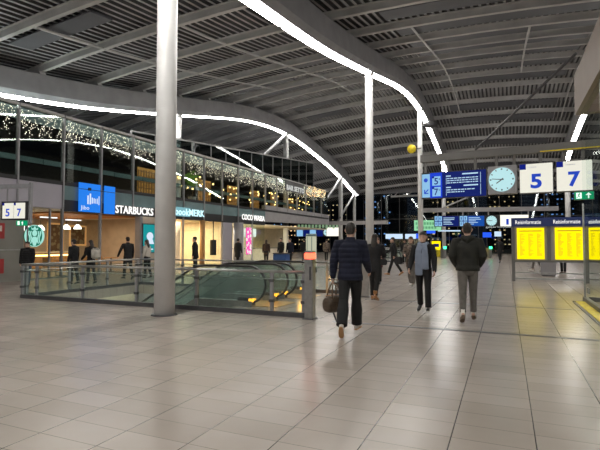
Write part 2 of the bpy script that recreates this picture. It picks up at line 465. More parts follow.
# columns
def column(x, y, r, z1, label, base=True):
    root = thing('roof_column', label, 'column', (x, y, 0), 0, 'white round roof columns')
    obj('shaft', cyl(B(), 0, 0, .02, z1, r, 32), M['steelwhite'], root, True)
    if base: obj('base_ring', cyl(B(), 0, 0, 0, .025, r*1.3, 32, r*1.25), M['steeldark'], root, True)
    obj('capital', cyl(B(), 0, 0, z1-.25, z1-.02, r*1.05, 24, r*1.3), M['steelwhite'], root, True)
    return root
for gi, gx in enumerate(BX):
    for k, y in enumerate(GY):
        if gi == 2 and k < 3: continue
        z = zbeam(gx, y)+.06
        lab = {(1, 0): 'thick white round column standing in front of the escalator well', (1, 1): 'white round column behind the two people in dark coats',
               (1, 2): 'white round column rising behind the left end of the departure screen', (1, 3): 'slim far white column standing below the distant end of the middle girder',
               (0, 0): 'white column at the far left end of the shopfront', (0, 1): 'white column rising from the shopfront roof just beside the thick front column', (0, 2): 'white column with a slanted strut rising behind the roof terrace glass',
               (0, 3): 'far white column with a slanted strut at the end of the shopfront', (2, 2): 'white column at the far right behind the lift shaft', (2, 3): 'far white column on the right behind the number signs'}[(gi, k)]
        if gi == 0 and k < 3: continue_z = 4.2
        column(gx, y, .215 if gi == 1 else .26, z, lab)
# slanted struts
for k, y in ((2, 40.8), (3, 57.2)):
    zt = zbeam(-19.4, y)-.1
    o = obj('slanted_strut', tube(B(), [(-19.4, y-.2, zt-.1), (-19.4, y-7.2, zt-4.4)], .16, 12), M['strut'], None, True)
    tag(o, ['slanted white strut beside the column behind the roof terrace glass', 'slanted white strut beside the far column at the end of the shopfront'][k-2], 'strut', 'slanted roof struts')
zt = zbeam(-19.4, 63.2)
column(-19.4, 63.2, .2, zt+.05, 'slim far white column under the very end of the left girder')
o = obj('slanted_strut', tube(B(), [(-19.4, 63, zt-.2), (-19.4, 56.2, zt-4.2)], .14, 12), M['strut'], None, True)
tag(o, 'slanted white strut under the very end of the left girder', 'strut', 'slanted roof struts')

# yellow dish lamp and dark spot on the third middle column
t = thing('warning_lamp', 'round yellow lamp on a bracket high on a far white column', 'lamp', (-6.5, 40.6, 9.6))
b2 = B(); tube(b2, [(-.75, -.55, -.1), (-.75, -.35, -.1), (-.75, -.15, -.1)], [.36, .38, .25], 20); obj('housing', b2, M['yelloww'], t, True)
obj('bracket', tube(B(), [(-.7, -.15, -.1), (0, .0, 0)], .05, 8), M['steeldark'], t)
t = thing('spotlight', 'dark grey spotlight on a bracket beside the middle girder', 'spotlight', (-6.3, 42.5, 11.9))
b2 = B(); tube(b2, [(-.1, -.5, 0), (.3, -.3, .05), (.75, .1, .1)], [.2, .34, .3], 16); obj('housing', b2, M['steeldark'], t, True)
obj('bracket', tube(B(), [(-.45, 0, .1), (.2, -.1, 0)], .05, 8), M['steeldark'], t)

# ------------------------------------------------------------------ left shopfront building
FX = -17.8
TOP = 7.14
MY = [8.3, 10.4, 12.5, 14.6, 16.7, 18.8, 20.9, 23.0, 25.1, 27.2, 29.3, 31.4, 33.5, 35.6, 37.7, 39.8, 41.9, 44.0, 46.1, 48.2]
for i in range(len(MY)-1):
    a, c = MY[i], MY[i+1]
    w = obj('window_%d' % (i+1), box(FX-.02, FX, a+.04, c-.04, 4.2, TOP-.1), M['glassF']); w['kind'] = 'structure'
    obj('mullion', box(FX-.06, FX+.09, a-.035, a+.035, 3.0 if c < 34 else 4.2, TOP), M['mullion'], w)
    obj('top_rail', box(FX-.08, FX+.1, a+.035, c-.035, TOP-.1, TOP), M['rib'], w)
    obj('inner_handrail', box(FX-1.3, FX-1.25, a+.02, c-.02, 5.05, 5.28), M['teal'], w)
struct('trim_3', box(FX-.1, FX+.06, 8, 48.2, 4.04, 4.2), M['black'])
struct('floor_upper', box(-30.5, FX-.1, 6, 48.2, 3.95, 4.1), M['darkwall'])
struct('wall_upper_back', box(-26.1, -26, 6, 48.2, 4.1, 7.0), M['darkwall'])
struct('ceiling_upper', box(-26.1, -19.7, 6, 48.2, 7.0, 7.1), M['darkwall'])
struct('trim_30', box(-19.7, FX-.45, 6, 48.2, 7.0, 7.1), mat('upper_soffit_glow', (.34, .40, .40), .6, noise=.05, scale=1.5, em=(.3, .42, .42), ems=.22))  # lit look of the soffit put in as pale colour and self-glow
struct('wall_upper_end', box(-26, FX-.1, 48.1, 48.2, 4.1, 7.0), M['darkwall'])
# sloped roof-terrace glass above
tg = thing('terrace_screen', 'dark sloping glass screen with grey posts on the shopfront roof', 'glass screen', (-18.5, 0, 0))
def ztg(y): return 7.9+(9.9-7.9)*(y-22.9)/(45.6-22.9)
ysg = [19.4+i*1.87 for i in range(15)]
for i in range(len(ysg)-1):
    a, c = ysg[i], ysg[i+1]
    b2 = B(); prism(b2, [(a+.04, TOP), (c-.04, TOP), (c-.04, ztg(c)-.07), (a+.04, ztg(a)-.07)], 'x', -.01, .01)
    obj('glass_pane', b2, M['glassU'], tg)
for y in ysg:
    obj('post', box(-.04, .04, y-.03, y+.03, TOP, ztg(y)), M['mullion'], tg)
b2 = B(); prism(b2, [(ysg[0], ztg(ysg[0])-.06), (ysg[-1], ztg(ysg[-1])-.06), (ysg[-1], ztg(ysg[-1])+.02), (ysg[0], ztg(ysg[0])+.02)], 'x', -.06, .06)
obj('top_rail', b2, M['rib'], tg)
b2 = B(); prism(b2, [(-18.5, TOP), (-26, TOP), (-26, 9.0), (-18.5, 9.9)], 'y', 45.56, 45.6)
struct('wall_terrace_end', b2, M['glassU'])
struct('wall_terrace_back', box(-26.1, -26, 18, 45.6, TOP, 8.2), M['darkwall'])

# spandrels
struct('trim_4', box(FX-.04, FX+.03, 8, 14.56, 3.0, 4.04), M['lilac'])
struct('trim_5', box(FX-.04, FX+.02, 14.64, 33.5, 3.42, 4.04), M['teal'])
struct('trim_6', box(FX-.05, FX+.0, 14.64, 33.5, 2.92, 3.42), M['black'])
b2 = B(); loft(b2, [[Vector((FX+.05, 33.5, 3.2)), Vector((FX+.05, 33.5, 4.55)), Vector((FX-.3, 33.5, 4.55)), Vector((FX-.3, 33.5, 3.2))],
                    [Vector((FX+.05, 48.4, 3.5)), Vector((FX+.05, 48.4, 4.55)), Vector((FX-.3, 48.4, 4.55)), Vector((FX-.3, 48.4, 3.5))]])
struct('trim_7', b2, M['stone'])
struct('trim_8', box(FX-.2, FX+6.5, 48.45, 48.75, 3.45, 3.85), M['stone'])
struct('ceiling_shop', box(-26, FX-.06, 12.9, 48, 2.93, 3.0), M['cream'])
# ground floor walls
struct('wall_left', box(FX-.15, FX, 6.0, 12.85, 0, 3.0), mat('olive_grey_panel', (.235, .228, .20), .5, .1, noise=.05, scale=1))
struct('wall_shop_back', box(-24.1, -24, 12.85, 21.5, 0, 2.93), M['beige'])
struct('wall_shop_divider', box(-24, FX-.05, 21.5, 21.7, 0, 2.93), M['beige'])
struct('wall_bookshop_back', box(-22.1, -22, 21.7, 27.3, 0, 2.93), M['cream'])
struct('wall_bookshop_side', box(-24, FX-.05, 27.2, 27.35, 0, 2.93), M['cream'])
struct('wall_cafe_back', box(-23.1, -23, 27.35, 48, 0, 2.93), M['cream'])
struct('ceiling_coffee', box(-23.9, FX-.3, 14.8, 19.4, 2.86, 2.92), M['orange'])
struct('wall_coffee_side', box(-24, FX-.3, 12.87, 12.95, 0, 2.93), M['darkwall'])
area('coffee_lamp', (-20.8, 15.3, 2.8), 2.5, 3.5, 62, (1, .72, .42))
area('coffee_lamp', (-20.8, 18.8, 2.8), 2.5, 2.5, 70, (1, .74, .45))
area('bookshop_lamp', (-19.8, 24.2, 2.85), 2.5, 4, 420, (1, .80, .5))
area('cafe_lamp', (-20, 29.6, 2.85), 2.5, 2.2, 300, (1, .95, .85))
area('cafe_lamp', (-20, 35.5, 2.85), 3, 6, 420, (1, .92, .62))
area('upper_lamp', (-20.5, 31, 6.9), 2.5, 14, 260, (1, .66, .3))
# ground-floor glazing bays
gl = [(12.95, 14.6), (14.6, 16.7), (23.0, 24.7), (25.15, 27.0), (29.3, 31.4), (31.4, 33.5)]
for k, (a, c) in enumerate(gl):
    w = obj('window_%d' % (30+k), box(FX-.03, FX-.01, a+.04, c-.04, .06, 2.92), M['glassS']); w['kind'] = 'structure'
    obj('mullion', box(FX-.06, FX+.07, a-.035, a+.035, 0, 3.0), M['mullion'], w)
    obj('sill', box(FX-.06, FX+.05, a, c, 0, .06), M['steel'], w)
    if k == 0: obj('mullion', box(FX-.05, FX+.04, 13.98, 14.04, 0, 2.95), M['mullion'], w)
struct('trim_9', box(FX-.06, FX+.07, 16.66, 16.74, 0, 3.0), M['mullion'])
struct('trim_10', box(FX-.3, FX+.05, 19.35, 19.55, 0, 2.92), M['mullion'])
struct('trim_11', box(FX-.3, FX+.02, 19.55, 20.6, 0, 2.92), M['beige'])
struct('trim_12', box(FX-.15, FX+.0, 27.4, 28.6, 0, 2.92), M['lilac'])
t = thing('shop_pillar', 'round warm brown pillar between the two bookshop windows', 'pillar', (FX+.05, 24.92, 0))
obj('shaft', cyl(B(), 0, 0, 0, 2.95, .17), M['frame'], t, True); obj('base_ring', cyl(B(), 0, 0, 0, .08, .2), M['steel'], t, True)
t = thing('shop_pillar', 'thick grey round pillar beside the closed lilac shutter', 'pillar', (FX+.25, 29.0, 0))
obj('shaft', cyl(B(), 0, 0, 0, 2.95, .36), M['stone'], t, True); obj('base_ring', cyl(B(), 0, 0, 0, .08, .4), M['steel'], t, True)
# fairy lights
def bulbs(name, label, cat, y0, y1, m, zt, zl, step, dens, parentless=True, xj=.08, r0=.0145):
    b2 = B(); y = y0
    while y < y1:
        n = int(zl[0]+(zl[1]-zl[0])*rnd.random())
        for q in range(n):
            if rnd.random() > dens: continue
            r = r0*(.7+.7*rnd.random())
            c = Vector((FX-.25+rnd.uniform(-xj, xj), y+rnd.uniform(-.03, .03), zt-.06-.075*q))
            vv = [b2.verts.new(c+Vector(d)*r) for d in ((1, 0, 0), (-1, 0, 0), (0, 1, 0), (0, -1, 0), (0, 0, 1), (0, 0, -1))]
            for f in ((0, 2, 4), (2, 1, 4), (1, 3, 4), (3, 0, 4), (2, 0, 5), (1, 2, 5), (3, 1, 5), (0, 3, 5)): b2.faces.new([vv[i] for i in f])
        y += step
    o = obj(name, b2, m); tag(o, label, cat, None, 'stuff'); return o
bulbs('icicle_lights', 'curtain of tiny warm white icicle lights hanging behind the top of the left facade', 'fairy lights', 8.5, 48, M['bulb'], TOP-.1, (9, 17), .115, .6)
# golden light balls at far end of the facade
for k, (y, z, r) in enumerate(((42.0, 6.50, .5), (43.3, 6.5, .44), (44.6, 6.55, .42))):
    b2 = B()
    for q in range(90):
        th = rnd.uniform(0, 2*PI); u = rnd.uniform(-1, 1); s = math.sqrt(1-u*u)
        c = Vector((r*s*math.cos(th), r*s*math.sin(th), r*u)); rr = .022
        vv = [b2.verts.new(c+Vector(d)*rr) for d in ((1, 0, 0), (-1, 0, 0), (0, 1, 0), (0, -1, 0), (0, 0, 1), (0, 0, -1))]
        for f in ((0, 2, 4), (2, 1, 4), (1, 3, 4), (3, 0, 4), (2, 0, 5), (1, 2, 5), (3, 1, 5), (0, 3, 5)): b2.faces.new([vv[i] for i in f])
    t = thing('light_ball', ['golden light ball hanging at the far end of the facade, nearest of three', 'golden light ball hanging at the far end of the facade, middle of three', 'golden light ball hanging at the far end of the facade, farthest of three'][k], 'light ball', (FX+.6, y, z), 0, 'golden light balls')
    lo = obj('lights', b2, emat('gold_bulb', (1, .66, .28), 3.2), t); lo['kind'] = 'stuff'; obj('cord', tube(B(), [(0, 0, r), (0, 0, TOP-z-.1), (-.6, 0, TOP-z-.06)], .012, 6), M['black'], t)
# upper restaurant: warm pendant lamps and lit panels
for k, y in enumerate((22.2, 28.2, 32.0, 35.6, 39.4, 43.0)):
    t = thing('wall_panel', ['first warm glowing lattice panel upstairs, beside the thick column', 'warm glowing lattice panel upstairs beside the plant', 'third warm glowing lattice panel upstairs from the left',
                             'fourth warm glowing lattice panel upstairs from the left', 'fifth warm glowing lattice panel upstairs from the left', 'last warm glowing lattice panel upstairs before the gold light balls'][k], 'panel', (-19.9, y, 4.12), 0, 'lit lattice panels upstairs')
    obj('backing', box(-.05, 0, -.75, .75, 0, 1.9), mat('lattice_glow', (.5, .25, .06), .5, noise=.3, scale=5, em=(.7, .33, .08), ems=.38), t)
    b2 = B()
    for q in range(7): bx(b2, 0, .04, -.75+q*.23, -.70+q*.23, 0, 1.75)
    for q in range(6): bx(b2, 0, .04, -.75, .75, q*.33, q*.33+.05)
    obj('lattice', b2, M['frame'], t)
pl = [(23.9+23.6*rnd.random(), 4.75+1.25*rnd.random()) for q in range(46)]+[(y, z) for y in (24.2, 25.6, 26.6, 27.5, 29.8, 30.9, 33.1, 34.0, 36.5, 37.4, 38.3, 40.7, 41.6, 44.2, 45.2, 46.4) for z in (5.5+.25*rnd.random(),)]
pend = None
for i, (y, z) in enumerate(pl):
    x = -18.6-1.0*rnd.random()
    if pend is None:
        pend = thing('pendant_lamp', 'small glowing amber pendant lamp hanging in the upstairs restaurant', 'pendant lamp', (x, y, z), 0, 'pendant lamps upstairs')
        obj('bulb', ball(B(), (0, 0, 0), .06), M['warm'], pend, True); obj('cord', tube(B(), [(0, 0, .06), (0, 0, .8)], .01, 5), M['black'], pend)
    else: dup(pend, (x, y, z))
t = thing('potted_tree', 'leafy green potted tree standing upstairs behind the facade glass', 'plant', (-19.3, 25.9, 4.1))
obj('pot', cyl(B(), 0, 0, 0, .5, .22, 16, .28), M['stone'], t, True)
obj('trunk', tube(B(), [(0, 0, .45), (.05, .02, .9), (.0, .05, 1.3)], [.04, .035, .02], 8), M['shoebrown'], t)
b2 = B()
for q in range(240):
    d = Vector((rnd.gauss(0, 1), rnd.gauss(0, 1), rnd.gauss(0, 1))).normalized()*rnd.uniform(.2, .6)
    c = Vector((0, 0, 1.65))+Vector((d.x, d.y, d.z*1.1)); a = Vector((rnd.gauss(0, 1), rnd.gauss(0, 1), rnd.gauss(0, 1))).normalized()*.11; e = a.cross(d).normalized()*.05
    b2.faces.new([b2.verts.new(p) for p in (c-a, c+e, c+a, c-e)])
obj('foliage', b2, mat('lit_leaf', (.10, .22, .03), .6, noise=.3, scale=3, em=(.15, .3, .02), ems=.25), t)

# shop signs
def sign_letters(name, label, cat, s, y0, y1, z, h, m, x=FX+.13, bold=.01):
    t = thing(name, label, cat, (x, (y0+y1)/2, z))
    text('lettering', s, h, m, t, (0, 0, 0), (PI/2, 0, PI/2), .02, 1.05, bold, width=(y1-y0), height=h)
    obj('mounting_rail', box(-.13, -.025, -(y1-y0)/2, (y1-y0)/2, -h*.08, h*.08), M['black'], t)
    return t
sign_letters('shop_sign', 'white lit block-letter coffee shop name over the open shopfront', 'shop sign', 'STARBUCKS', 17.55, 20.25, 3.19, .40, M['textwhite'], bold=.004)
t = sign_letters('shop_sign', 'cool white lit bookshop name over the bright window', 'shop sign', 'bookMERK', 22.1, 25.0, 3.36, .42, M['lettercool'], bold=.006)
obj('back_glow', box(-.02, -.005, -1.45, 0, -.27, .27), emat('sign_cool_glow', (.35, .75, .85), .55), t)
sign_letters('shop_sign', 'white lit rounded restaurant name on the fascia further right', 'shop sign', 'COCO WASSA', 29.7, 33.2, 3.42, .42, M['textwhite'], bold=.006)
t = sign_letters('shop_sign', 'pale grey restaurant name high behind the far upper facade glass', 'shop sign', 'BAR SETTO', 37.2, 41.1, 6.42, .46, emat('grey_letters_lit', (.62, .64, .62), .85), x=FX+.2)
obj('dark_band', box(-.13, -.05, -2.0, 2.0, -.3, .62), M['steeldark'], t)
# green round emblem in the window
t = thing('round_logo_sign', 'round green and pale lit emblem hanging in the coffee shop window', 'sign', (FX+.06, 13.27, 1.80))
n = 40; r = .45
def disc(bm, r0, r1, x, n=48):
    for k in range(n):
        a0 = 2*PI*k/n; a1 = 2*PI*(k+1)/n
        p = [(x, r1*math.cos(a0), r1*math.sin(a0)), (x, r1*math.cos(a1), r1*math.sin(a1))]
        if r0 > 0: q = [(x, r0*math.cos(a1), r0*math.sin(a1)), (x, r0*math.cos(a0), r0*math.sin(a0))]
        else: q = [(x, 0, 0)]
        bm.faces.new([bm.verts.new(v) for v in p+q])
    return bm
b2 = B(); tube(b2, [(-.03, 0, 0), (.0, 0, 0)], r, 48); obj('disc', b2, M['logo'], t)
b2 = B()
b2.faces.new([b2.verts.new((.006, p[0]*r, p[1]*r)) for p in ((-.3, .55), (-.36, .8), (-.17, .66), (0, .92), (.17, .66), (.36, .8), (.3, .55))])       # crown
b2.faces.new([b2.verts.new((.006, .25*r*math.cos(a), r*(.25+.29*math.sin(a)))) for a in [2*PI*q/20 for q in range(20)]])    # face
for s in (-1, 1):
    for q, (w0, ph) in enumerate(((.34, 0), (.52, .4))):
        pts = [(s*r*(w0+.07*math.sin(z*7+ph)), r*(.45-z*1.15)) for z in [i/10 for i in range(11)]]
        for i in range(10):
            b2.faces.new([b2.verts.new((.006, y+dy, z)) for (y, z), dy in ((pts[i], -.028), (pts[i], .028), (pts[i+1], .028), (pts[i+1], -.028))])
    pts = [(s*r*(.70+.16*math.sin(i/10*PI)), r*(-.62+i/10*1.25)) for i in range(11)]     # raised tails
    for i in range(10):
        b2.faces.new([b2.verts.new((.006, y+dy, z)) for (y, z), dy in ((pts[i], -.045), (pts[i], .045), (pts[i+1], .045), (pts[i+1], -.045))])
b2.faces.new([b2.verts.new((.006, p[0]*r, p[1]*r)) for p in ((-.2, -.08), (.2, -.08), (.26, -.5), (.12, -.9), (-.12, -.9), (-.26, -.5))])
obj('emblem', b2, M['logolight'], t)
b2 = B(); disc(b2, r*.93, r, .004); obj('rim', b2, M['logolight'], t)
obj('hanging_wire', tube(B(), [(-.015, 0, r), (-.015, 0, 1.15)], .008, 5), M['steel'], t)
# blue hanging screen behind glass, with two panels
t = thing('advertising_screen', 'bright blue advertising screen with pale letters hanging left of the coffee shop name', 'screen', (FX+.16, 16.35, 3.6))
obj('panel', box(-.05, 0, -1.0, .22, -.66, .66), M['poster'], t)
obj('panel', box(-.05, 0, .47, 1.12, -.68, .66), M['poster'], t)
obj('cable', box(-.03, .012, -1.0, 1.12, .36, .385), M['black'], t)
obj('clip', box(-.03, .03, -.52, -.36, .33, .46), M['black'], t)
text('lettering', 'Jibo', .3, M['posterw'], t, (.008, -.68, -.5), (PI/2, 0, PI/2), .004, width=.48, height=.24)
b2 = B()
for k, (y, w, z0, z1) in enumerate(((-.55, .1, -.3, .1), (-.42, .1, -.3, .2), (-.3, .08, -.26, .02), (-.19, .07, -.24, .0), (-.09, .05, -.24, -.02), (.0, .06, -.26, .0), (.1, .06, -.3, .12))):
    bx(b2, 0, .008, y, y+w*.75, z0, z1)
obj('poster_figures', b2, M['posterw'], t)
# teal poster
t = thing('poster', 'teal lit poster with a pale portrait shape on the coffee shop pillar', 'poster', (FX+.03, 20.0, 1.75))
obj('frame', box(0, .06, -.5, .5, -.8, .8), M['steeldark'], t)
obj('print', box(.06, .07, -.45, .45, -.75, .75), M['tealposter'], t)
b2 = B(); b2.faces.new([b2.verts.new((.075, .26*math.cos(a)+.05, .22*math.sin(a)+.12)) for a in [2*PI*q/20 for q in range(20)]])
b2.faces.new([b2.verts.new((.075, y, z)) for y, z in ((-.25, -.3), (.38, -.3), (.25, -.02), (-.1, -.02))]); obj('portrait_shape', b2, M['posterw'], t)
obj('title_strip', box(.07, .076, -.3, .3, -.62, -.55), M['posterw'], t)
# magenta poster in cafe window & white
t = thing('poster', 'pink and magenta lit poster in the window right of the grey pillar', 'poster', (FX+.05, 30.75, 1.65))
obj('frame', box(0, .04, -.42, .42, -1.05, 1.05), M['steel'], t); obj('print', box(.04, .05, -.38, .38, -1.0, 1.0), spotted('magenta_print', (.95, .75, .85), (.85, .08, .40), 3.5, .5, em=.8), t)
t = thing('poster', 'white lit poster in the window left of the magenta one', 'poster', (FX+.05, 29.75, 1.65))
obj('frame', box(0, .04, -.42, .3, -1.05, 1.05), M['steel'], t); obj('print', box(.04, .05, -.38, .26, -1.0, 1.0), emat('print_white', (.9, .86, .74), .8), t)
# hanging banner + colourful window prints in bookshop right window
t = thing('wall_art', 'colourful abstract print on the bookshop wall behind the second window', 'print', (-21.9, 26.2, 1.6))
obj('frame', box(0, .04, -.75, .75, -.95, 1.0), M['frame'], t); obj('print', box(.04, .05, -.7, .7, -.9, .95), spotted('art_print', (.8, .25, .08), (.85, .75, .45), 3, .6, em=.4), t)
t = thing('speaker', 'black hanging speaker box on a pole in the second bookshop window', 'speaker', (FX+.25, 25.85, 1.25))
obj('box', box(-.12, .12, -.2, .2, -.55, .45, bev=.02), M['black'], t); obj('pole', tube(B(), [(0, 0, .44), (0, 0, 1.75)], .03, 8), M['black'], t)
# coffee shop interior
t = thing('counter', 'long warm wooden coffee counter lit orange at the back of the coffee shop', 'counter', (-22.2, 16.6, 0))
obj('body', box(-.4, .35, -2.6, 2.4, 0, .98), M['wood'], t); obj('worktop', box(-.45, .42, -2.65, 2.45, .98, 1.04), M['cream'], t)
obj('light_strip', box(.355, .37, -2.5, 2.3, .82, .90), M['warm'], t)
t = thing('wall_shelf', 'pale lit timber shelf rack at the back of the coffee shop behind the emblem', 'shelf', (-23.6, 13.4, 0))
for z in (.9, 1.45, 2.0): obj('shelf', box(-.15, .2, -.6, .9, z, z+.05), M['wood'], t)
for y in (-.6, .86): obj('side', box(-.15, .2, y, y+.05, 0, 2.4), M['wood'], t)
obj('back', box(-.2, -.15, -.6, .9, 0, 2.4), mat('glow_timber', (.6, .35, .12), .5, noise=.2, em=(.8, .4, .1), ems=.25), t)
for k, (y, z, w, h) in enumerate(((17.05, 1.72, .55, .95), (18.6, 1.95, .62, .62))):
    t = thing('picture_frame', ['tall framed picture on the coffee shop back wall, left one', 'square framed picture on the coffee shop back wall, right one'][k], 'picture', (-23.99, y+2.2, z), 0, 'framed pictures in the coffee shop')
    b2 = B()
    for (a, c, d, e) in ((-w, w, h-.1, h), (-w, w, -h, -h+.1), (-w, -w+.1, -h+.1, h-.1), (w-.1, w, -h+.1, h-.1)): bx(b2, 0, .06, a, c, d, e)
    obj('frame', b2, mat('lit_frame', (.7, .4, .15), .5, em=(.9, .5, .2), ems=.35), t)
    obj('print', box(0, .02, -w+.1, w-.1, -h+.1, h-.1), spotted('picture_print', (.30, .26, .16), (.16, .10, .06), 4, .6), t)
lamp = None
for k, (x, y, z) in enumerate(((-20.6, 14.5, 2.1), (-20.6, 15.0, 2.1), (-20.4, 15.55, 2.12), (-20.4, 17.0, 2.2), (-21.0, 18.2, 2.25))):
    lab = ['white dome pendant lamp in the coffee shop, first from the emblem', 'white dome pendant lamp in the coffee shop, second from the emblem', 'white dome pendant lamp in the coffee shop, third from the emblem', 'white dome pendant lamp behind the tall door post of the coffee shop', 'white dome pendant lamp near the square picture in the coffee shop'][k]
    if lamp is None:
        lamp = thing('pendant_lamp', lab, 'pendant lamp', (x, y, z), 0, 'dome lamps in the coffee shop')
        obj('shade', loft(B(), [ering((0, 0, 0), (.2, 0, 0), (0, .2, 0)), ering((0, 0, .12), (.17, 0, 0), (0, .17, 0)), ering((0, 0, .24), (.06, 0, 0), (0, .06, 0))]), M['lampwhite'], lamp, True)
        obj('cord', tube(B(), [(0, 0, .24), (0, 0, .62)], .01, 5), M['black'], lamp)
    else: dup(lamp, (x, y, z), None, lab)
for k, (y0, z) in enumerate(((14.75, 2.66), (16.1, 2.6))):
    o = obj('ceiling_light', box(-19.4, -19.25, y0, y0+.8, z, z+.05), M['white'])
    tag(o, ['white tube light on the coffee shop ceiling left of the tall door post', 'white tube light on the coffee shop ceiling at the tall door post'][k], 'ceiling light', 'coffee shop tube lights')
# cafe tables, chairs
def cafe_table(x, y, lab):
    t = thing('cafe_table', lab, 'table', (x, y, 0), 0, 'coffee shop tables')
    obj('tabletop', cyl(B(), 0, 0, .72, .75, .34, 24), M['wood'], t); obj('pedestal', cyl(B(), 0, 0, .03, .72, .035, 10), M['steeldark'], t); obj('foot_plate', cyl(B(), 0, 0, 0, .03, .22, 20), M['steeldark'], t)
    return t
def cafe_chair(x, y, rz, lab):
    t = thing('cafe_chair', lab, 'chair', (x, y, 0), rz, 'coffee shop chairs')
    obj('seat', box(-.21, .21, -.2, .2, .43, .46, bev=.01), M['wood'], t)
    obj('backrest', box(-.2, .2, -.21, -.18, .62, .84, bev=.008), M['wood'], t)
    for sx in (-.18, .18):
        obj('leg', tube(B(), [(sx, .17, .43), (sx*1.05, .2, 0)], .016, 6), M['paleshirt'], t)
        obj('leg', tube(B(), [(sx, -.19, .84), (sx, -.17, .43), (sx*1.05, -.22, 0)], .016, 6), M['paleshirt'], t)
    return t
cafe_table(-18.9, 15.5, 'round wooden cafe table just inside the window near the tall door post')
cafe_table(-18.7, 17.5, 'round wooden cafe table in the open coffee shop front')
cafe_table(-19.2, 18.8, 'round wooden cafe table nearest the teal poster')
cafe_chair(-18.9, 14.9, 0, 'wooden cafe chair left of the window table by the tall door post')
cafe_chair(-18.9, 16.15, PI, 'wooden cafe chair right of the window table by the tall door post')
cafe_chair(-18.7, 16.9, 0, 'wooden cafe chair left of the table in the open coffee shop front')
cafe_chair(-19.2, 18.2, 0, 'wooden cafe chair beside the table nearest the teal poster')
# bookshop interior
t = thing('display_table', 'low display table covered with orange lit goods inside the bookshop', 'table', (-20.6, 23.3, 0))
obj('tabletop', box(-.5, .5, -1.1, 1.1, .70, .75), M['wood'], t)
for sx in (-.45, .45):
    for sy in (-1.05, 1.05): obj('leg', box(sx-.03, sx+.03, sy-.03, sy+.03, 0, .70), M['steeldark'], t)
bk = None
for q in range(16):
    p = (-20.6+(-.3+.2*(q % 4)), 23.3-.9+.55*(q//4), .75)
    if bk is None:
        bk = thing('book_stack', 'small stack of orange books on the low bookshop display table', 'books', p, 0, 'book stacks on the display table')
        obj('books', box(-.07, .07, -.2, .2, 0, .13, bev=.006), mat('book_orange', (.75, .35, .1), .5, noise=.3, scale=12), bk)
    else: dup(bk, p, rnd.uniform(-.2, .2))
for k, y in enumerate((22.6, 24.0, 25.6)):
    t = thing('bookcase', ['tall bookcase at the bookshop back wall behind the name sign', 'tall bookcase at the middle of the bookshop back wall', 'tall bookcase behind the brown pillar of the bookshop'][k], 'bookcase', (-21.8, y, 0), 0, 'bookcases in the bookshop')
    for s in (-.55, .55): obj('side', box(-.15, .15, s-.02, s+.02, 0, 2.2), M['wood'], t)
    for z in (.1, .6, 1.1, 1.6, 2.15): obj('shelf', box(-.15, .15, -.53, .53, z, z+.03), M['wood'], t)
    bb = None
    for z in (.63, 1.13, 1.63):
        for q in range(7):
            p = (-21.75, y-.45+.145*q, z)
            if bb is None:
                bb = thing('book', 'upright paperback on a bookcase shelf in the bookshop', 'book', p, 0, 'paperbacks in the bookcases')
                obj('pages', box(-.09, .07, -.055, .055, 0, .3), M['cream'], bb); obj('cover', box(.07, .085, -.06, .06, 0, .31), spotted('book_covers', (.7, .2, .1), (.8, .6, .25), 4), bb)
            else: dup(bb, p)
# red signs on the left wall panel
for k, (y, z, h) in enumerate(((11.70, 1.98, .30), (11.70, .62, .28))):
    t = thing('fire_sign', ['red square fire sign high on the far left grey wall', 'dark red fire cabinet door low on the far left grey wall'][k], 'sign', (FX+.01, y, z))
    obj('plate', box(0, .02, -.33, .33, -h, h), M['redpan'], t)
    if k == 0:
        b2 = B(); bx(b2, .02, .026, -.2, .0, -.18, -.04); bx(b2, .02, .026, .05, .22, -.02, .2); bx(b2, .02, .026, -.2, -.06, .06, .2); obj('pictogram', b2, M['shoewhite'], t)
struct('trim_13', box(FX, FX+.015, 6, 12.8, 1.22, 1.27), M['steel'])
# cafe (far) counters
t = thing('counter', 'pale cafe counter under the grey fascia far down the shopfront', 'counter', (-20.4, 37.5, 0))
obj('body', box(-.4, .4, -4.5, 4.5, 0, 1.0), M['paleshirt'], t); obj('worktop', box(-.45, .45, -4.55, 4.55, 1.0, 1.05), M['steeldark'], t)
t = thing('menu_screen', 'white lit menu screen over the cafe counter far down the shopfront', 'screen', (-19.8, 34.6, 2.35))
obj('screen', box(0, .04, -1.0, 1.0, -.35, .35), emat('menu_white', (.75, .85, .85), .9), t); obj('hanger', box(.01, .03, -.6, -.57, .35, .6), M['black'], t); obj('hanger', box(.01, .03, .57, .6, .35, .6), M['black'], t)
# hung 5/7 sign at far left
t = thing('platform_sign', 'small hanging lit sign with numerals 5 and 7 at the far left edge', 'sign', (-14.86, 9.98, 2.55), R(12))
obj('case', box(-.05, .96, .0, .12, -.30, .30), M['black'], t)
for k, s in enumerate('57'):
    f = obj('light_panel', box(.0+.43*k, .41+.43*k, -.012, 0, -.25, .25), M['signwhite'], t)
    text('numeral', s, .3, M['numblue'], f, (.2+.43*k, -.016, -.06), depth=.003, bold=.006, width=.15, height=.25)
    obj('blue_corner', box(.0+.43*k, .07+.43*k, -.016, -.012, .17, .25), M['signblue'], f)
obj('exit_plate', box(.53, .85, -.012, .1, -.48, -.32), M['exitgreen'], t)
b2 = B(); bx(b2, .58, .66, -.016, -.012, -.46, -.34); b2.faces.new([b2.verts.new((x, -.015, z)) for x, z in ((.72, -.40), (.76, -.34), (.80, -.40))]); bx(b2, .745, .775, -.016, -.012, -.46, -.40); obj('exit_symbol', b2, M['exitwhite'], t)
obj('cross_beam', box(-1.5, 1.04, 0, .1, .72, .86), M['mullion'], t)
obj('upright', box(.97, 1.03, 0, .1, -.45, .9), M['mullion'], t)
for x in (.1, .5, .9): obj('hanger', box(x, x+.025, .04, .08, .3, .72), M['mullion'], t)

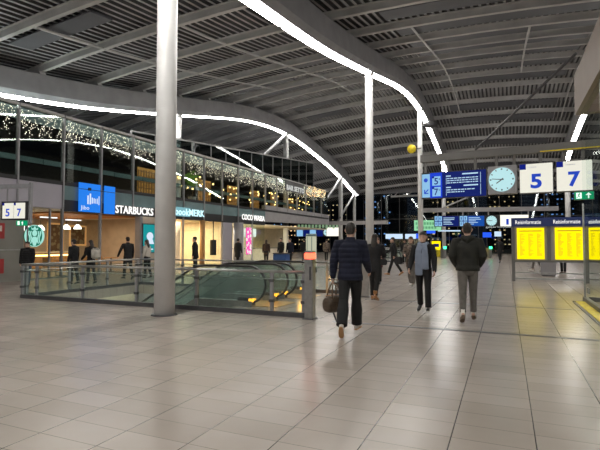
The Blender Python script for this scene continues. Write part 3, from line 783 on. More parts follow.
# ------------------------------------------------------------------ escalator well
YF, YB = 8.85, 13.45
def balustrade(name, label, pts, posts, h=.92):
    """pts: two ends; posts: parameters along"""
    a = Vector((*pts[0], 0)); c = Vector((*pts[1], 0)); d = (c-a); Ln = d.length
    t = thing(name, label, 'balustrade', a, math.atan2(d.y, d.x), 'glass balustrades round the escalator well')
    obj('top_rail', tube(B(), [(0, 0, h), (Ln, 0, h)], .03, 10), M['steel'], t, True)
    obj('mid_wire', tube(B(), [(0, .04, h-.16), (Ln, .04, h-.16)], .012, 6), M['steel'], t)
    obj('bottom_channel', box(0, Ln, -.05, .05, 0, .1), M['steeldark'], t)
    for p in posts:
        q = obj('post', box(p-.035, p+.035, -.03, .03, 0, h-.03), M['mullion'], t)
        obj('clamp', box(p-.05, p+.05, -.05, .03, .28, .34), M['steeldark'], q); obj('clamp', box(p-.05, p+.05, -.05, .03, .70, .76), M['steeldark'], q)
    pp = sorted(posts)
    for i in range(len(pp)-1):
        obj('glass_panel', box(pp[i]+.05, pp[i+1]-.05, -.008, .008, .1, h-.1), M['glassB'], t)
    return t
X0 = -12.3
balustrade('glass_balustrade', 'long glass balustrade with steel posts in front of the escalator well', ((X0, YF), (-3.75, YF)), [.03, X0*-1-11.7, X0*-1-9.99, X0*-1-8.2, X0*-1-6.44, X0*-1-4.53, 8.5])
balustrade('glass_balustrade', 'glass balustrade along the far side of the escalator well', ((X0, YB), (-4.6, YB)), [.03, 1.9, 3.8, 5.7, 7.65])
balustrade('glass_balustrade', 'short glass balustrade closing the left end of the escalator well', ((X0, YB-.06), (X0, YF+.06)), [.1, 1.5, 3.0, 4.4])
def escalator(yc, label):
    t = thing('escalator', label, 'escalator', (-5.2, yc, 0), 0, 'escalators going down from the hall')
    W = .62
    rc = .43; zc = .53
    xt = -1.95     # bend
    ang = R(30)
    def path(off, n=16):
        pts = []
        # under newel back along bottom -> around -> top -> incline
        for k in range(n+1):
            a = -PI/2-.15+(PI+.15)*k/n
            pts.append((-rc+(rc+off)*math.cos(a), zc+(rc+off)*math.sin(a)))
        pts.append((xt+.25, zc+rc+off)); pts.append((xt, zc+rc+off-.03)); pts.append((xt-.25, zc+rc+off-.14))
        for L_ in (3, 8, 11.5): pts.append((xt-.2-L_*math.cos(ang), zc+rc+off-.12-L_*math.sin(ang)))
        return pts
    for s in (-1, 1):
        y = s*W
        pth = path(0)
        obj('handrail', tube(B(), [(-rc-.25, y, zc-rc+.02)]+[(p[0], y, p[1]) for p in pth], [(.042, .03)]*(len(pth)+1), 10, ref=(0, 1, 0)), M['rubber'], t, True)
        inner = path(-.035); low = [(-rc-.2, .12), (xt+.0, .12), (xt-.2-11.5*math.cos(ang), -11.5*math.sin(ang)+.1)]
        # glass as quads between inner path and lower deck
        b2 = B()
        poly = inner+[low[2], low[1], low[0]]
        prism(b2, poly, 'y', y-.006, y+.006); bmesh.ops.triangulate(b2, faces=b2.faces[:])
        obj('glass_panel', b2, glass('escalator_glass', (.86, .92, .90), 1.4, boost=.03, haze=.10, hazecol=(.55, .66, .63)), t)  # pale haze colour stands in for reflections on the glass
        b2 = B(); prism(b2, [(-.32, .0), (-.32, .14), (xt, .14), (xt-11.7*math.cos(ang), .14-11.7*math.sin(ang)), (xt-11.7*math.cos(ang), -.5-11.7*math.sin(ang)), (xt-.8, -.5), (-.7, -.02)], 'y', y-.09, y+.09)
        bmesh.ops.triangulate(b2, faces=b2.faces[:]); obj('skirt', b2, M['steel'], t)
        obj('newel_box', box(-rc-.3, -rc+.12, y-.08, y+.08, .02, .22, bev=.02), M['steeldark'], t)
        obj('amber_lamp', box(-rc+.02, -rc+.13, y-.085, y+.085, .12, .2), M['amber'], t)
    obj('comb_plate', box(-1.0, .25, -W+.09, W-.09, .001, .012), mat('comb_amber_glow', (.5, .33, .12), .4, .5, em=(.9, .4, .05), ems=.04), t)  # amber light on the plate put into its colour and faint glow
    st = None
    for k in range(30):
        if k < 3: x, z = -1.0-.4*k, 0.
        else: x = -1.0-.4*k; z = -(k-2.5)*.4*math.tan(ang)
        if st is None:
            b2 = B(); bx(b2, -.39, 0, -W+.1, W-.1, -.05, 0)
            for q in range(22): bx(b2, -.39, 0, -W+.11+q*.048, -.595+.075+.024+q*.048+.0, 0, .008)
            bx(b2, -.39, -.37, -W+.1, W-.1, -.23, -.05)
            st = obj('step', b2, M['steeldark'], t, loc=(x, 0, z-.01))
        else:
            c = st.copy(); COL.objects.link(c); c.parent = t; c.location = (x, 0, z-.01)
    return t
escalator(10.45, 'nearest escalator with black handrails behind the front glass balustrade')
escalator(12.25, 'second escalator with black handrails farther behind the front balustrade')
for k, (x, y) in enumerate(((-5.0, 10.45), (-5.0, 12.25))):
    l = bpy.data.lights.new('amber_floor_glow', 'POINT'); l.energy = 5; l.color = (1, .45, .05); l.shadow_soft_size = .08
    o = bpy.data.objects.new('amber_floor_glow', l); COL.objects.link(o); o.location = (x-.35, y, .35)
# signal pylon
t = thing('signal_post', 'square steel post with a glowing red signal at the escalator corner', 'post', (-3.62, 8.75, 0))
obj('post_body', box(-.09, .09, -.09, .09, .02, 1.2, bev=.012), M['steel'], t)
obj('foot_plate', box(-.12, .12, -.12, .12, 0, .02), M['steeldark'], t)
obj('red_signal', box(-.092, .092, -.092, .092, 1.2, 1.32, bev=.012), M['red'], t)
obj('cap', box(-.09, .09, -.09, .09, 1.32, 1.36, bev=.012), M['steel'], t)
obj('arrow_panel', box(.02, .06, -.096, -.09, .78, 1.05), M['steeldark'], t)
# barrier to the right of the post
t = thing('barrier_rail', 'low steel barrier rail with three bars right of the signal post', 'barrier', (-4.85, 13.05, 0))
for z in (.45, .72, .92): obj('bar', tube(B(), [(0, 0, z), (1.0, .1, z)], .025, 8), M['steel'], t, True)
for q in (0, 1.0): obj('post', box(q-.03, q+.03, .1*q-.03, .1*q+.03, 0, .95), M['steel'], t)
o = thing('barrier_post', 'plain square steel post standing behind the woman in tan boots', 'post', (-3.68, 12.9, 0))
obj('post_body', box(-.14, .14, -.05, .05, .02, 1.05, bev=.01), M['steel'], o); obj('foot_plate', box(-.17, .17, -.1, .1, 0, .02), M['steeldark'], o)
# lit round pillar behind
t = thing('advertising_pillar', 'glowing cream and green round advertising pillar behind the escalators', 'pillar', (-9.2, 22.4, 0))
obj('drum', cyl(B(), 0, 0, .25, 1.85, .27, 28), emat('drum_glow', (.72, .74, .55), .6), t, True); obj('base_ring', cyl(B(), 0, 0, 0, .25, .3, 28), M['steeldark'], t, True); obj('cap', cyl(B(), 0, 0, 1.85, 1.98, .29, 28, .27), M['teal'], t, True)
for q in (0, 1): obj('seam', box(-.13+.25*q, -.11+.25*q, -.275, -.2, .3, 1.83), M['teal'], t)

# ------------------------------------------------------------------ hanging signs
SR = R(-6.0)
SX, SY = -3.03, 18.9
g = thing('sign_gantry', 'dark steel gantry beam carrying the departure screen, clock and platform numbers', 'gantry', (SX, SY, 0), SR)
obj('beam', box(-.05, 6.6, .02, .3, 4.72, 5.0), M['greypan'], g)
obj('yellow_edge', box(4.2, 6.5, .0, .02, 4.72, 4.76), M['yelloww'], g)
for x in (.12, 1.0, 2.0, 2.75, 3.35, 4.2, 4.95, 5.5): obj('hanger', box(x-.05, x+.05, .1, .2, 4.3, 4.72), M['greypan'], g)
obj('end_post', box(6.5, 6.6, .05, .27, 0, 4.72), M['steeldark'], g)
o = obj('brace_rod', tube(B(), [(1.80, 14.36, 6.61), (-1.0, 18.75, 5.03)], .04, 8), M['steeldark']); tag(o, 'thin dark diagonal rod from the brown lift shaft to the sign gantry', 'rod')
# departure screen
t = thing('departure_screen', 'large blue departure screen with platform tiles 5 and 7 hanging from the near gantry', 'screen', (SX, SY, 3.25), SR)
obj('case', box(0, 2.42, 0, .22, 0, 1.02), M['black'], t)
obj('screen', box(.33, 2.40, -.006, 0, .02, 1.0), M['scrblue'], t)
f = obj('direction_panel', box(.02, .33, -.01, 0, .05, .97), M['scrlight'], t)
b2 = B(); b2.faces.new([b2.verts.new((.17+.08*math.cos(a), -.014, .73+.08*math.sin(a))) for a in [2*PI*q/20 for q in range(20)]]); obj('round_symbol', b2, M['numblue'], f); b2 = B()
b2.faces.new([b2.verts.new((x, -.014, z)) for x, z in ((.10, .19), (.10, .36), (.14, .36), (.14, .26), (.25, .38), (.28, .35), (.17, .23), (.27, .23), (.27, .19))]); obj('arrow_symbol', b2, M['numblue'], f)
obj('blue_edge', box(.33, .80, -.01, -.006, .02, 1.0), emat('tile_blue', (.01, .06, .75), .8), t)
for k, s in enumerate(('5', '7')):
    f = obj('platform_tile', box(.42, .74, -.014, -.01, .50-.42*k, .86-.42*k), M['scrlight'], t)
    text('numeral', s, .3, M['signblue'], f, (.575, -.018, .67-.42*k), depth=.002, bold=.004, width=.15, height=.26)
    obj('blue_corner', box(.42, .50, -.016, -.014, .79-.42*k, .86-.42*k), M['signblue'], f)
    text('letter', 'ab'[k], .1, M['signblue'], f, (.70, -.018, .75-.42*k), depth=.002, width=.05, height=.07)
tr = random.Random(5)
for blk, z0 in ((0, .92), (1, .48)):
    b2 = B()
    bx(b2, 1.55 if blk == 0 else 1.6, 2.12, -.010, -.006, z0-.055, z0-.005); bx(b2, .95, 1.13, -.010, -.006, z0-.10, z0-.06)
    for ln in range(3 if blk == 0 else 2):
        x = .98; zz = z0-.16-.085*ln
        while x < (2.1 if blk == 0 else 1.9-.3*ln):
            w = tr.uniform(.04, .14); bx(b2, x, min(2.12, x+w), -.010, -.006, zz-.035, zz); x += w+.025
    bx(b2, 2.2, 2.215, -.010, -.006, z0-.40, z0); bx(b2, .95, .962, -.010, -.006, z0-.4, z0-.14)
    obj('text_lines', b2, M['scrtext'], t)
# clock
t = thing('station_clock', 'round pale station clock in a grey square case beside the large departure screen', 'clock', (SX, SY, 3.30), SR)
obj('case', box(2.46, 3.45, 0, .25, 0, 1.04, bev=.015), M['stone'], t)
cx, cz, cr = 2.94, .53, .44
def dial(root, cx, cz, cr, yo, tm=(8, 46)):
    b2 = B(); tube(b2, [(cx, yo-.03, cz), (cx, yo, cz)], cr, 40); f = obj('dial', b2, M['clockface'], root)
    for q in range(12):
        b2 = B(); a = q*PI/6; r0 = cr*.80; r1 = cr*.92; w = .017 if q % 3 else .025
        d = Vector((math.sin(a), 0, math.cos(a))); e = Vector((math.cos(a), 0, -math.sin(a)))*w; c = Vector((cx, yo-.034, cz))
        b2.faces.new([b2.verts.new(c+p) for p in (d*r0-e, d*r1-e, d*r1+e, d*r0+e)])
        obj('hour_mark', b2, M['steeldark'], f)
    for nm, a, L_, w in (('minute_hand', 2*PI*tm[1]/60, .78, .016), ('hour_hand', 2*PI*(tm[0]+tm[1]/60)/12, .52, .022)):
        d = Vector((math.sin(a), 0, math.cos(a))); e = Vector((math.cos(a), 0, -math.sin(a)))*w; c = Vector((cx, yo-.038, cz))
        b2 = B(); b2.faces.new([b2.verts.new(c+p) for p in (d*-cr*.15-e, d*cr*L_-e*.7, d*cr*L_+e*.7, d*-cr*.15+e)]); obj(nm, b2, M['steeldark'], f)
dial(t, cx, cz, cr, 0, (7, 46))
for k, (x0, x1, s) in enumerate(((3.54, 4.58, '5'), (4.70, 5.75, '7'))):
    t = thing('platform_sign', ['large square lit platform sign with a blue 5 beside the clock', 'large square lit platform sign with a blue 7 above the green exit sign'][k], 'sign', (SX, SY, 3.30), SR, 'large platform number signs')
    obj('case', box(x0-.02, x1+.02, 0, .25, -.02, 1.04), M['steeldark'], t)
    f = obj('light_panel', box(x0, x1, -.008, 0, 0, 1.02), M['signwhite'], t)
    text('numeral', s, .5, M['numblue'], f, ((x0+x1)/2+.0, -.012, .40), depth=.003, bold=.018, width=.36, height=.52)
    obj('blue_corner', box(x0, x0+.2, -.012, -.008, .83, 1.02), M['signblue'], f)
    b2 = B(); x = x0+.26
    for q in range(5): w = .03+.04*tr.random(); bx(b2, x, x+w, -.012, -.008, .88, .92); x += w+.015
    obj('text_line', b2, M['textdim'], f)
t = thing('exit_sign', 'green emergency exit sign with running figure and arrow under the 7', 'sign', (SX, SY, 3.30), SR)
obj('case', box(5.20, 5.80, .02, .14, -.32, -.04), M['steeldark'], t); obj('panel', box(5.22, 5.78, .012, .02, -.31, -.05), M['exitgreen'], t)
b2 = B()
bx(b2, 5.27, 5.43, .008, .012, -.28, -.08); b2.faces.new([b2.verts.new((x, .01, z)) for x, z in ((5.54, -.17), (5.63, -.08), (5.72, -.17))]); bx(b2, 5.61, 5.65, .008, .012, -.28, -.16)
obj('arrow_and_door', b2, M['exitwhite'], t)
b2 = B()
def strip(p0, p1, w):
    p0 = Vector(p0); p1 = Vector(p1); d = (p1-p0).normalized(); e = Vector((d.z, 0, -d.x))*w
    b2.faces.new([b2.verts.new(p) for p in (p0-e, p1-e, p1+e, p0+e)])
Y_ = .006
b2.faces.new([b2.verts.new((5.365+.018*math.cos(a), Y_, -.105+.018*math.sin(a))) for a in [2*PI*q/12 for q in range(12)]])
strip((5.36, Y_, -.125), (5.34, Y_, -.19), .016); strip((5.34, Y_, -.185), (5.38, Y_, -.215), .010); strip((5.38, Y_, -.215), (5.38, Y_, -.255), .009); strip((5.34, Y_, -.19), (5.32, Y_, -.23), .010); strip((5.32, Y_, -.23), (5.28, Y_, -.24), .009); strip((5.36, Y_, -.135), (5.40, Y_, -.165), .008); strip((5.35, Y_, -.135), (5.31, Y_, -.16), .008)
obj('running_figure', b2, M['exitgreen'], t)
obj('hanger', box(5.48, 5.52, .05, .1, -.04, 0), M['steeldark'], t)

# yellow timetable stands
PT = 1.33
def timetable(x0, y0, boards, label, rz=0.):
    t = thing('timetable_stand', label, 'timetable', (x0, y0, 0), rz, 'yellow timetable stands')
    W_ = boards*PT-.02
    obj('header', box(0, W_, -.06, .06, 2.16, 2.5), M['header'], t)
    for k in range(boards+1):
        x = min(W_-.06, max(0.06, k*PT-.01)); obj('post', box(x-.06, x+.06, -.05, .05, 0 if k in (0, boards) else .78, 2.16), M['greypan'], t)
    obj('backing', box(.1, W_-.1, .02, .04, .82, 2.16), M['stone'], t)
    obj('bottom_rail', box(.12, W_-.12, -.03, .03, .76, .84), M['greypan'], t); obj('foot_rail', box(.12, W_-.12, -.03, .03, .08, .15), M['steel'], t); obj('foot_rail', box(.12, W_-.12, -.03, .03, .32, .36), M['steel'], t)
    for k in range(boards):
        xa = k*PT+.2; xb = k*PT+1.16
        f = obj('yellow_sheet', box(xa, xb, -.03, .02, .88, 2.10), M['yellow'], t)
        b2 = B()
        for c in range(3):
            for r_ in range(24):
                z = 1.86-r_*.037
                xx = xa+.1+c*.3; bx(b2, xx, xx+.05+.15*tr.random(), -.032, -.03, z, z+.016)
        bx(b2, xa+.08, xb-.08, -.032, -.03, 1.96, 2.0); obj('printed_columns', b2, M['yprint'], f)
        text('header_text', 'Reisinformatie', .12, M['textwhite'], t, (k*PT+.6, -.065, 2.33), depth=.002, width=.9, height=.15)
    return t
timetable(.2, 20.5, 2, 'double yellow timetable stand with navy header in the right of the hall')
timetable(2.80, 21.25, 1, 'single yellow timetable stand seen through the lift glass', R(-42))
# ------------------------------------------------------------------ right: glazed lift shaft
LX = 1.75
struct('wall_right', box(LX, LX+.25, -4, 14.45, 4.95, 6.0), M['brown'])
struct('wall_right_end', box(LX+.25, 6.5, 14.2, 14.45, 4.95, 6.0), M['brown'])
for i, (a, c) in enumerate(((2.0, 5.2), (5.2, 8.3), (8.3, 11.4), (11.4, 14.2))):
    w = obj('window_%d' % (50+i), box(LX+.1, LX+.12, a+.03, c-.03, .12, 4.95), M['glassL']); w['kind'] = 'structure'
    obj('mullion', box(LX+.09, LX+.13, c-.012, c+.012, 0, 4.95 if i < 3 else 2.55), M['steel'], w); obj('sill', box(LX+.06, LX+.16, a, c, .0, .12), M['steeldark'], w)
w = obj('window_60', box(LX+.2, 6.5, 14.2, 14.22, .12, 4.95), M['glassL']); w['kind'] = 'structure'
obj('sill', box(LX+.2, 6.5, 14.16, 14.26, 0, .12), M['steeldark'], w)
struct('trim_20', box(LX-.14, LX+.06, 4, 13.9, 0, .03), M['yelloww'])
struct('trim_21', box(LX-.20, LX-.14, 4, 13.95, 0, .018), M['steeldark'])
struct('trim_22', box(LX-.2, LX+.06, 13.9, 13.96, 0, .03), M['steeldark'])
t = thing('door_handle_plate', 'two small steel door clamps low on the lift glass', 'clamp', (LX+.09, 13.2, .28))
for q in (0, .25): obj('clamp', box(-.03, .0, q, q+.06, 0, .14), M['steel'], t)
# right hall side: dark lit glass wall beyond
struct('wall_right_hall', box(12.6, 12.7, 14.5, 72, 0, 9.0), M['darkwall'])

# ------------------------------------------------------------------ far end of hall
EY = 70
for i in range(16):
    a = -31+2.75*i; c = a+2.75
    w = obj('window_%d' % (70+i), box(a+.05, c-.05, EY, EY+.03, 0, 9.4), M['glassE']); w['kind'] = 'structure'
    obj('mullion', box(a-.035, a+.035, EY-.1, EY+.08, 0, 9.5), M['steeldark'], w)
    obj('transom', box(a+.05, c-.05, EY-.06, EY+.06, 5.0, 5.07), M['steeldark'], w)
b2 = B()
bx(b2, -31, 13, EY-.4, EY+.4, 8.9, 9.9); struct('wall_far_eave', b2, M['beam'])
for k in range(12):
    b2 = B(); y = EY-1.2; x = -15+2.0*k
    prism(b2, [(x, 8.45), (x+.12, 8.45), (x+.55, 8.9), (x+.43, 8.9)], 'y', y-.1, y+.1)
    o = obj('eave_bracket', b2, M['rib']); tag(o, 'pale slanted bracket under the far roof eave above the end windows', 'bracket', 'brackets under the far eave')
o = obj('eave_truss', box(-15.5, 8, EY-1.35, EY-1.05, 8.2, 8.45), M['rib']); tag(o, 'long pale lower truss tube under the far roof eave', 'truss')
struct('ground_outside', box(-70, 60, 70.5, 160, -.3, -.05), M['night'])
# city outside
cr_ = random.Random(11)
for k in range(9):
    x = -58+11.5*k; w = cr_.uniform(7, 10); h = cr_.uniform(9, 24); y = cr_.uniform(92, 120)
    t = thing('office_building', ['dark building with lit windows outside, far left', 'dark building with lit windows outside behind the left girder end', 'tall dark building with lit windows outside behind the near couple', 'dark building with warm lights outside behind the middle columns',
                                  'dark building with cool lights outside behind the far screens', 'dark building with lights outside behind the clock', 'dark building with lights outside behind the platform 5 sign', 'dark building with lights outside right of the platform signs', 'dark building with lights outside at the far right'][k], 'building', (x, y, 0))
    obj('walls', box(-w/2, w/2, 0, 8, -.05, h), M['night'], t)
    b2 = B()
    for q in range(85):
        wx = -w/2+.5+cr_.randrange(int(w-1)); wz = 1+1.1*cr_.randrange(max(2, int(h*.85)))
        wx += .3*cr_.random(); bx(b2, wx, wx+.12+.22*cr_.random(), -.05, 0, wz, wz+.22)
    obj('lit_windows', b2, emat('window_warm', (1, .68, .32), 1.7) if k % 3 else emat('window_cool', (.25, .5, 1), 1.5), t)
# second row of signs
t = thing('sign_gantry', 'grey gantry beam over the far row of departure screens', 'gantry', (-6.3, 46.5, 0), R(12))
obj('beam', box(-1.5, 11, .0, .3, 4.45, 4.85), M['stone'], t)
for x in (.3, 2.6, 4.9, 8.4): obj('hanger', box(x, x+.1, .1, .2, 4.0, 4.45), M['stone'], t)
obj('diagonal_brace', tube(B(), [(.8, .15, 4.85), (5.6, .15, 6.9)], .07, 8), M['stone'], t)
t = thing('departure_screen', 'far row of blue departure screens and round clock below the distant gantry', 'screen', (-6.3, 46.5, 3.05), R(12))
obj('case', box(0, 5.9, 0, .25, 0, 1.05), M['black'], t)
for k in (0, 1):
    o_ = 2.3*k
    f = obj('number_tiles', box(.05+o_, .72+o_, -.012, 0, .05, 1.0), M['scrlight'], t)
    b2 = B(); 
    for (a, c, d, e) in ((.33, .39, .05, 1.0), (.05, .72, .48, .56), (.14, .2, .15, .4), (.5, .58, .15, .4), (.14, .22, .65, .9), (.5, .58, .65, .9)): bx(b2, a+o_, c+o_, -.02, -.012, d, e)
    obj('numerals', b2, M['signblue'], f)
    f = obj('screen', box(.75+o_, 2.25+o_, -.012, 0, .04, 1.0), M['scrblue'] if k == 0 else emat('screen_mid_blue', (.01, .10, .5), .7), t)
    b2 = B()
    for r_ in range(5): bx(b2, .85+o_, 1.3+o_+.7*tr.random(), -.018, -.012, .2+.15*r_, .26+.15*r_)
    obj('text_lines', b2, M['scrtext'], f)
dial(t, 5.2, .53, .46, 0, (8, 46))
t = thing('platform_sign', 'far white lit sign with a blue 1 right of the distant clock', 'sign', (-6.45, 46.5, 3.05), R(12))
obj('case', box(6.1, 8.6, 0, .25, -.02, 1.07), M['steeldark'], t); f = obj('light_panel', box(6.12, 8.58, -.012, 0, 0, 1.05), emat('far_sign_white', (1, .97, .85), 1.1), t)
text('numeral', '1', .6, M['numblue'], f, (6.75, -.02, .42), depth=.004, bold=.01, height=.55, width=.22)
t = thing('shop_sign', 'mint green lit sign with dark lettering bars left of the far screens', 'sign', (-8.55, 48.6, 2.75), R(20))
obj('panel', box(0, 2.7, 0, .15, 0, 1.05), M['mint'], t)
b2 = B()
for k in range(9): bx(b2, .12+.28*k, .30+.28*k, -.01, 0, .58, .86); 
for k in range(7): bx(b2, .2+.3*k, .40+.3*k, -.01, 0, .18, .42)
obj('lettering_bars', b2, mat('mint_dark', (.1, .3, .16), .5, em=(.12, .4, .2), ems=.5), t)
obj('hanger', box(.3, .36, .05, .1, 1.05, 1.7), M['steeldark'], t); obj('hanger', box(2.3, 2.36, .05, .1, 1.05, 1.7), M['steeldark'], t)
# left far departure row (seen left of the near man)
t = thing('departure_screen', 'small blue departure screens hanging at the far end of the shopfront', 'screen', (-23.65, 52.9, 2.3), R(24))
obj('case', box(-.2, 4.2, 0, .2, -.05, 1.0), M['black'], t)
for k in (0, 1): obj('screen', box(.8+1.6*k, 1.6+1.6*k, -.01, 0, 0, .95), M['scrblue'], t); obj('number_tiles', box(.0+1.6*k, .75+1.6*k, -.01, 0, 0, .95), M['scrlight'], t)
dial(t, 3.72, .48, .42, 0, (8, 46))
t = thing('platform_sign', 'blank white lit sign hanging right of the small far screens', 'sign', (-19.65, 52.6, 2.3), R(24))
obj('case', box(0, 1.5, 0, .2, -.05, 1.1), M['steeldark'], t); obj('light_panel', box(.03, 1.47, -.01, 0, 0, 1.05), emat('far_sign_white', (1, .97, .85), 1.1), t)
t = thing('ceiling_garland', 'green lit lettering garland over the small far screens', 'sign', (-22.0, 49.5, 3.15), R(24))
b2 = B()
for k in range(12): bx(b2, .4*k, .4*k+.26, 0, .06, .1*(k % 2), .45); 
obj('letter_shapes', b2, mat('garland_green', (.25, .4, .25), .5, em=(.3, .5, .3), ems=.4), t); obj('rail', box(0, 4.8, .06, .1, .2, .26), M['steeldark'], t)
# far shops / lights near end
far = [('ticket_machine', 'far yellow ticket machine left of the green and red gate lights', 'ticket machine', (-6.9, 52.2), 'yellow'), ('ticket_machine', 'far yellow ticket machine behind the man in the dark olive jacket', 'ticket machine', (-4.7, 53.2), 'yellow')]
for nm, lab, cat, (x, y), m in far:
    t = thing(nm, lab, cat, (x, y, 0), R(20), 'far ticket machines'); obj('cabinet', box(-.5, .5, 0, .5, 0, 1.7, bev=.03), M['yelloww'], t); obj('lit_top', box(-.46, .46, -.02, 0, .75, 1.66), M['yellow'], t)
    obj('screen', box(-.3, .3, -.04, -.02, 1.05, 1.4), M['scrblue'], t)
for k, (x, y) in enumerate(((-6.6, 47.0), (-5.6, 47.4), (-4.0, 48.2), (-3.0, 48.6), (-1.6, 49.2))):
    t = thing('ticket_gate', ['far ticket gate with a red light behind the scarfed person', 'far ticket gate with a green light next to the red one', 'far ticket gate third from the left, behind the man in olive', 'far ticket gate fourth from the left', 'far ticket gate fifth from the left near the walking commuter'][k], 'gate', (x, y, 0), R(20), 'far ticket gates')
    obj('cabinet', box(-.12, .12, -.7, .7, 0, 1.0, bev=.03), M['steel'], t); obj('signal', box(-.13, .13, -.75, -.68, .92, 1.15), M['red'] if k in (0, 2) else M['green'], t); obj('flap', box(.12, .5, -.02, .02, .3, .95), M['glassB'], t)
for k, (x, y, z, w, m) in enumerate(((-11.6, 53, 1.95, 1.9, 'white'), (-9.9, 53.8, 1.95, 1.2, 'white'), (-9.0, 54.2, 2.0, .7, 'signblue'), (-7.3, 51.4, 2.5, .9, 'signblue'), (-1.9, 56, 2.1, .9, 'signblue'), (-.8, 56.4, 2.2, .7, 'white'), (-5.7, 54, 2.75, 2.4, 'white'))):
    t = thing('light_box', ['far white shop light box behind the striding commuter', 'smaller white shop light box right of the striding commuter', 'blue light box right of the white ones', 'blue light box under the mint sign', 'blue light box under the far white sign', 'small white light box under the far white sign', 'thin white light bar under the far screens'][k], 'light box', (x, y, z), R(20), 'far light boxes')
    h = .55 if k != 6 else .14
    obj('panel', box(-w/2, w/2, 0, .1, 0, h), emat('box_white', (.62, .80, 1), .95) if m == 'white' else emat('box_blue', (.02, .1, .9), 1.2), t); obj('pole', box(-.04, .04, .03, .07, -z, 0), M['steeldark'], t)
balustrade('glass_balustrade', 'far pale glass balustrade behind the striding commuter', ((-12.5, 36.0), (-6.0, 36.8)), [.05, 2.1, 4.2, 6.4], 1.0)
balustrade('glass_balustrade', 'far glass balustrade beyond the right-hand couple', ((-13.5, 44.5), (-8.2, 45.5)), [.05, 1.8, 3.6, 5.3], 1.0)
# blue bench/cases near far shop
t = thing('storage_bin', 'blue plastic bin behind the escalators by the far cafe', 'bin', (-12.9, 26.5, 0))
obj('body', box(-.45, .45, -.3, .3, .05, .8, bev=.03), mat('bin_blue', (.03, .09, .28), .5), t); obj('lid', box(-.47, .47, -.32, .32, .8, .87, bev=.02), M['steeldark'], t)
for k in (-.35, .35): obj('foot', box(k-.05, k+.05, -.25, .25, 0, .05), M['black'], t)
# crates / stool behind the timetable
t = thing('litter_bin', 'low grey litter bin behind the timetable stand', 'bin', (1.75, 24.3, 0))
obj('body', box(-.3, .3, -.25, .25, .03, .75, bev=.03), M['stone'], t); obj('lid', box(-.32, .32, -.27, .27, .75, .8, bev=.01), M['steeldark'], t); obj('base', box(-.26, .26, -.2, .2, 0, .03), M['black'], t)
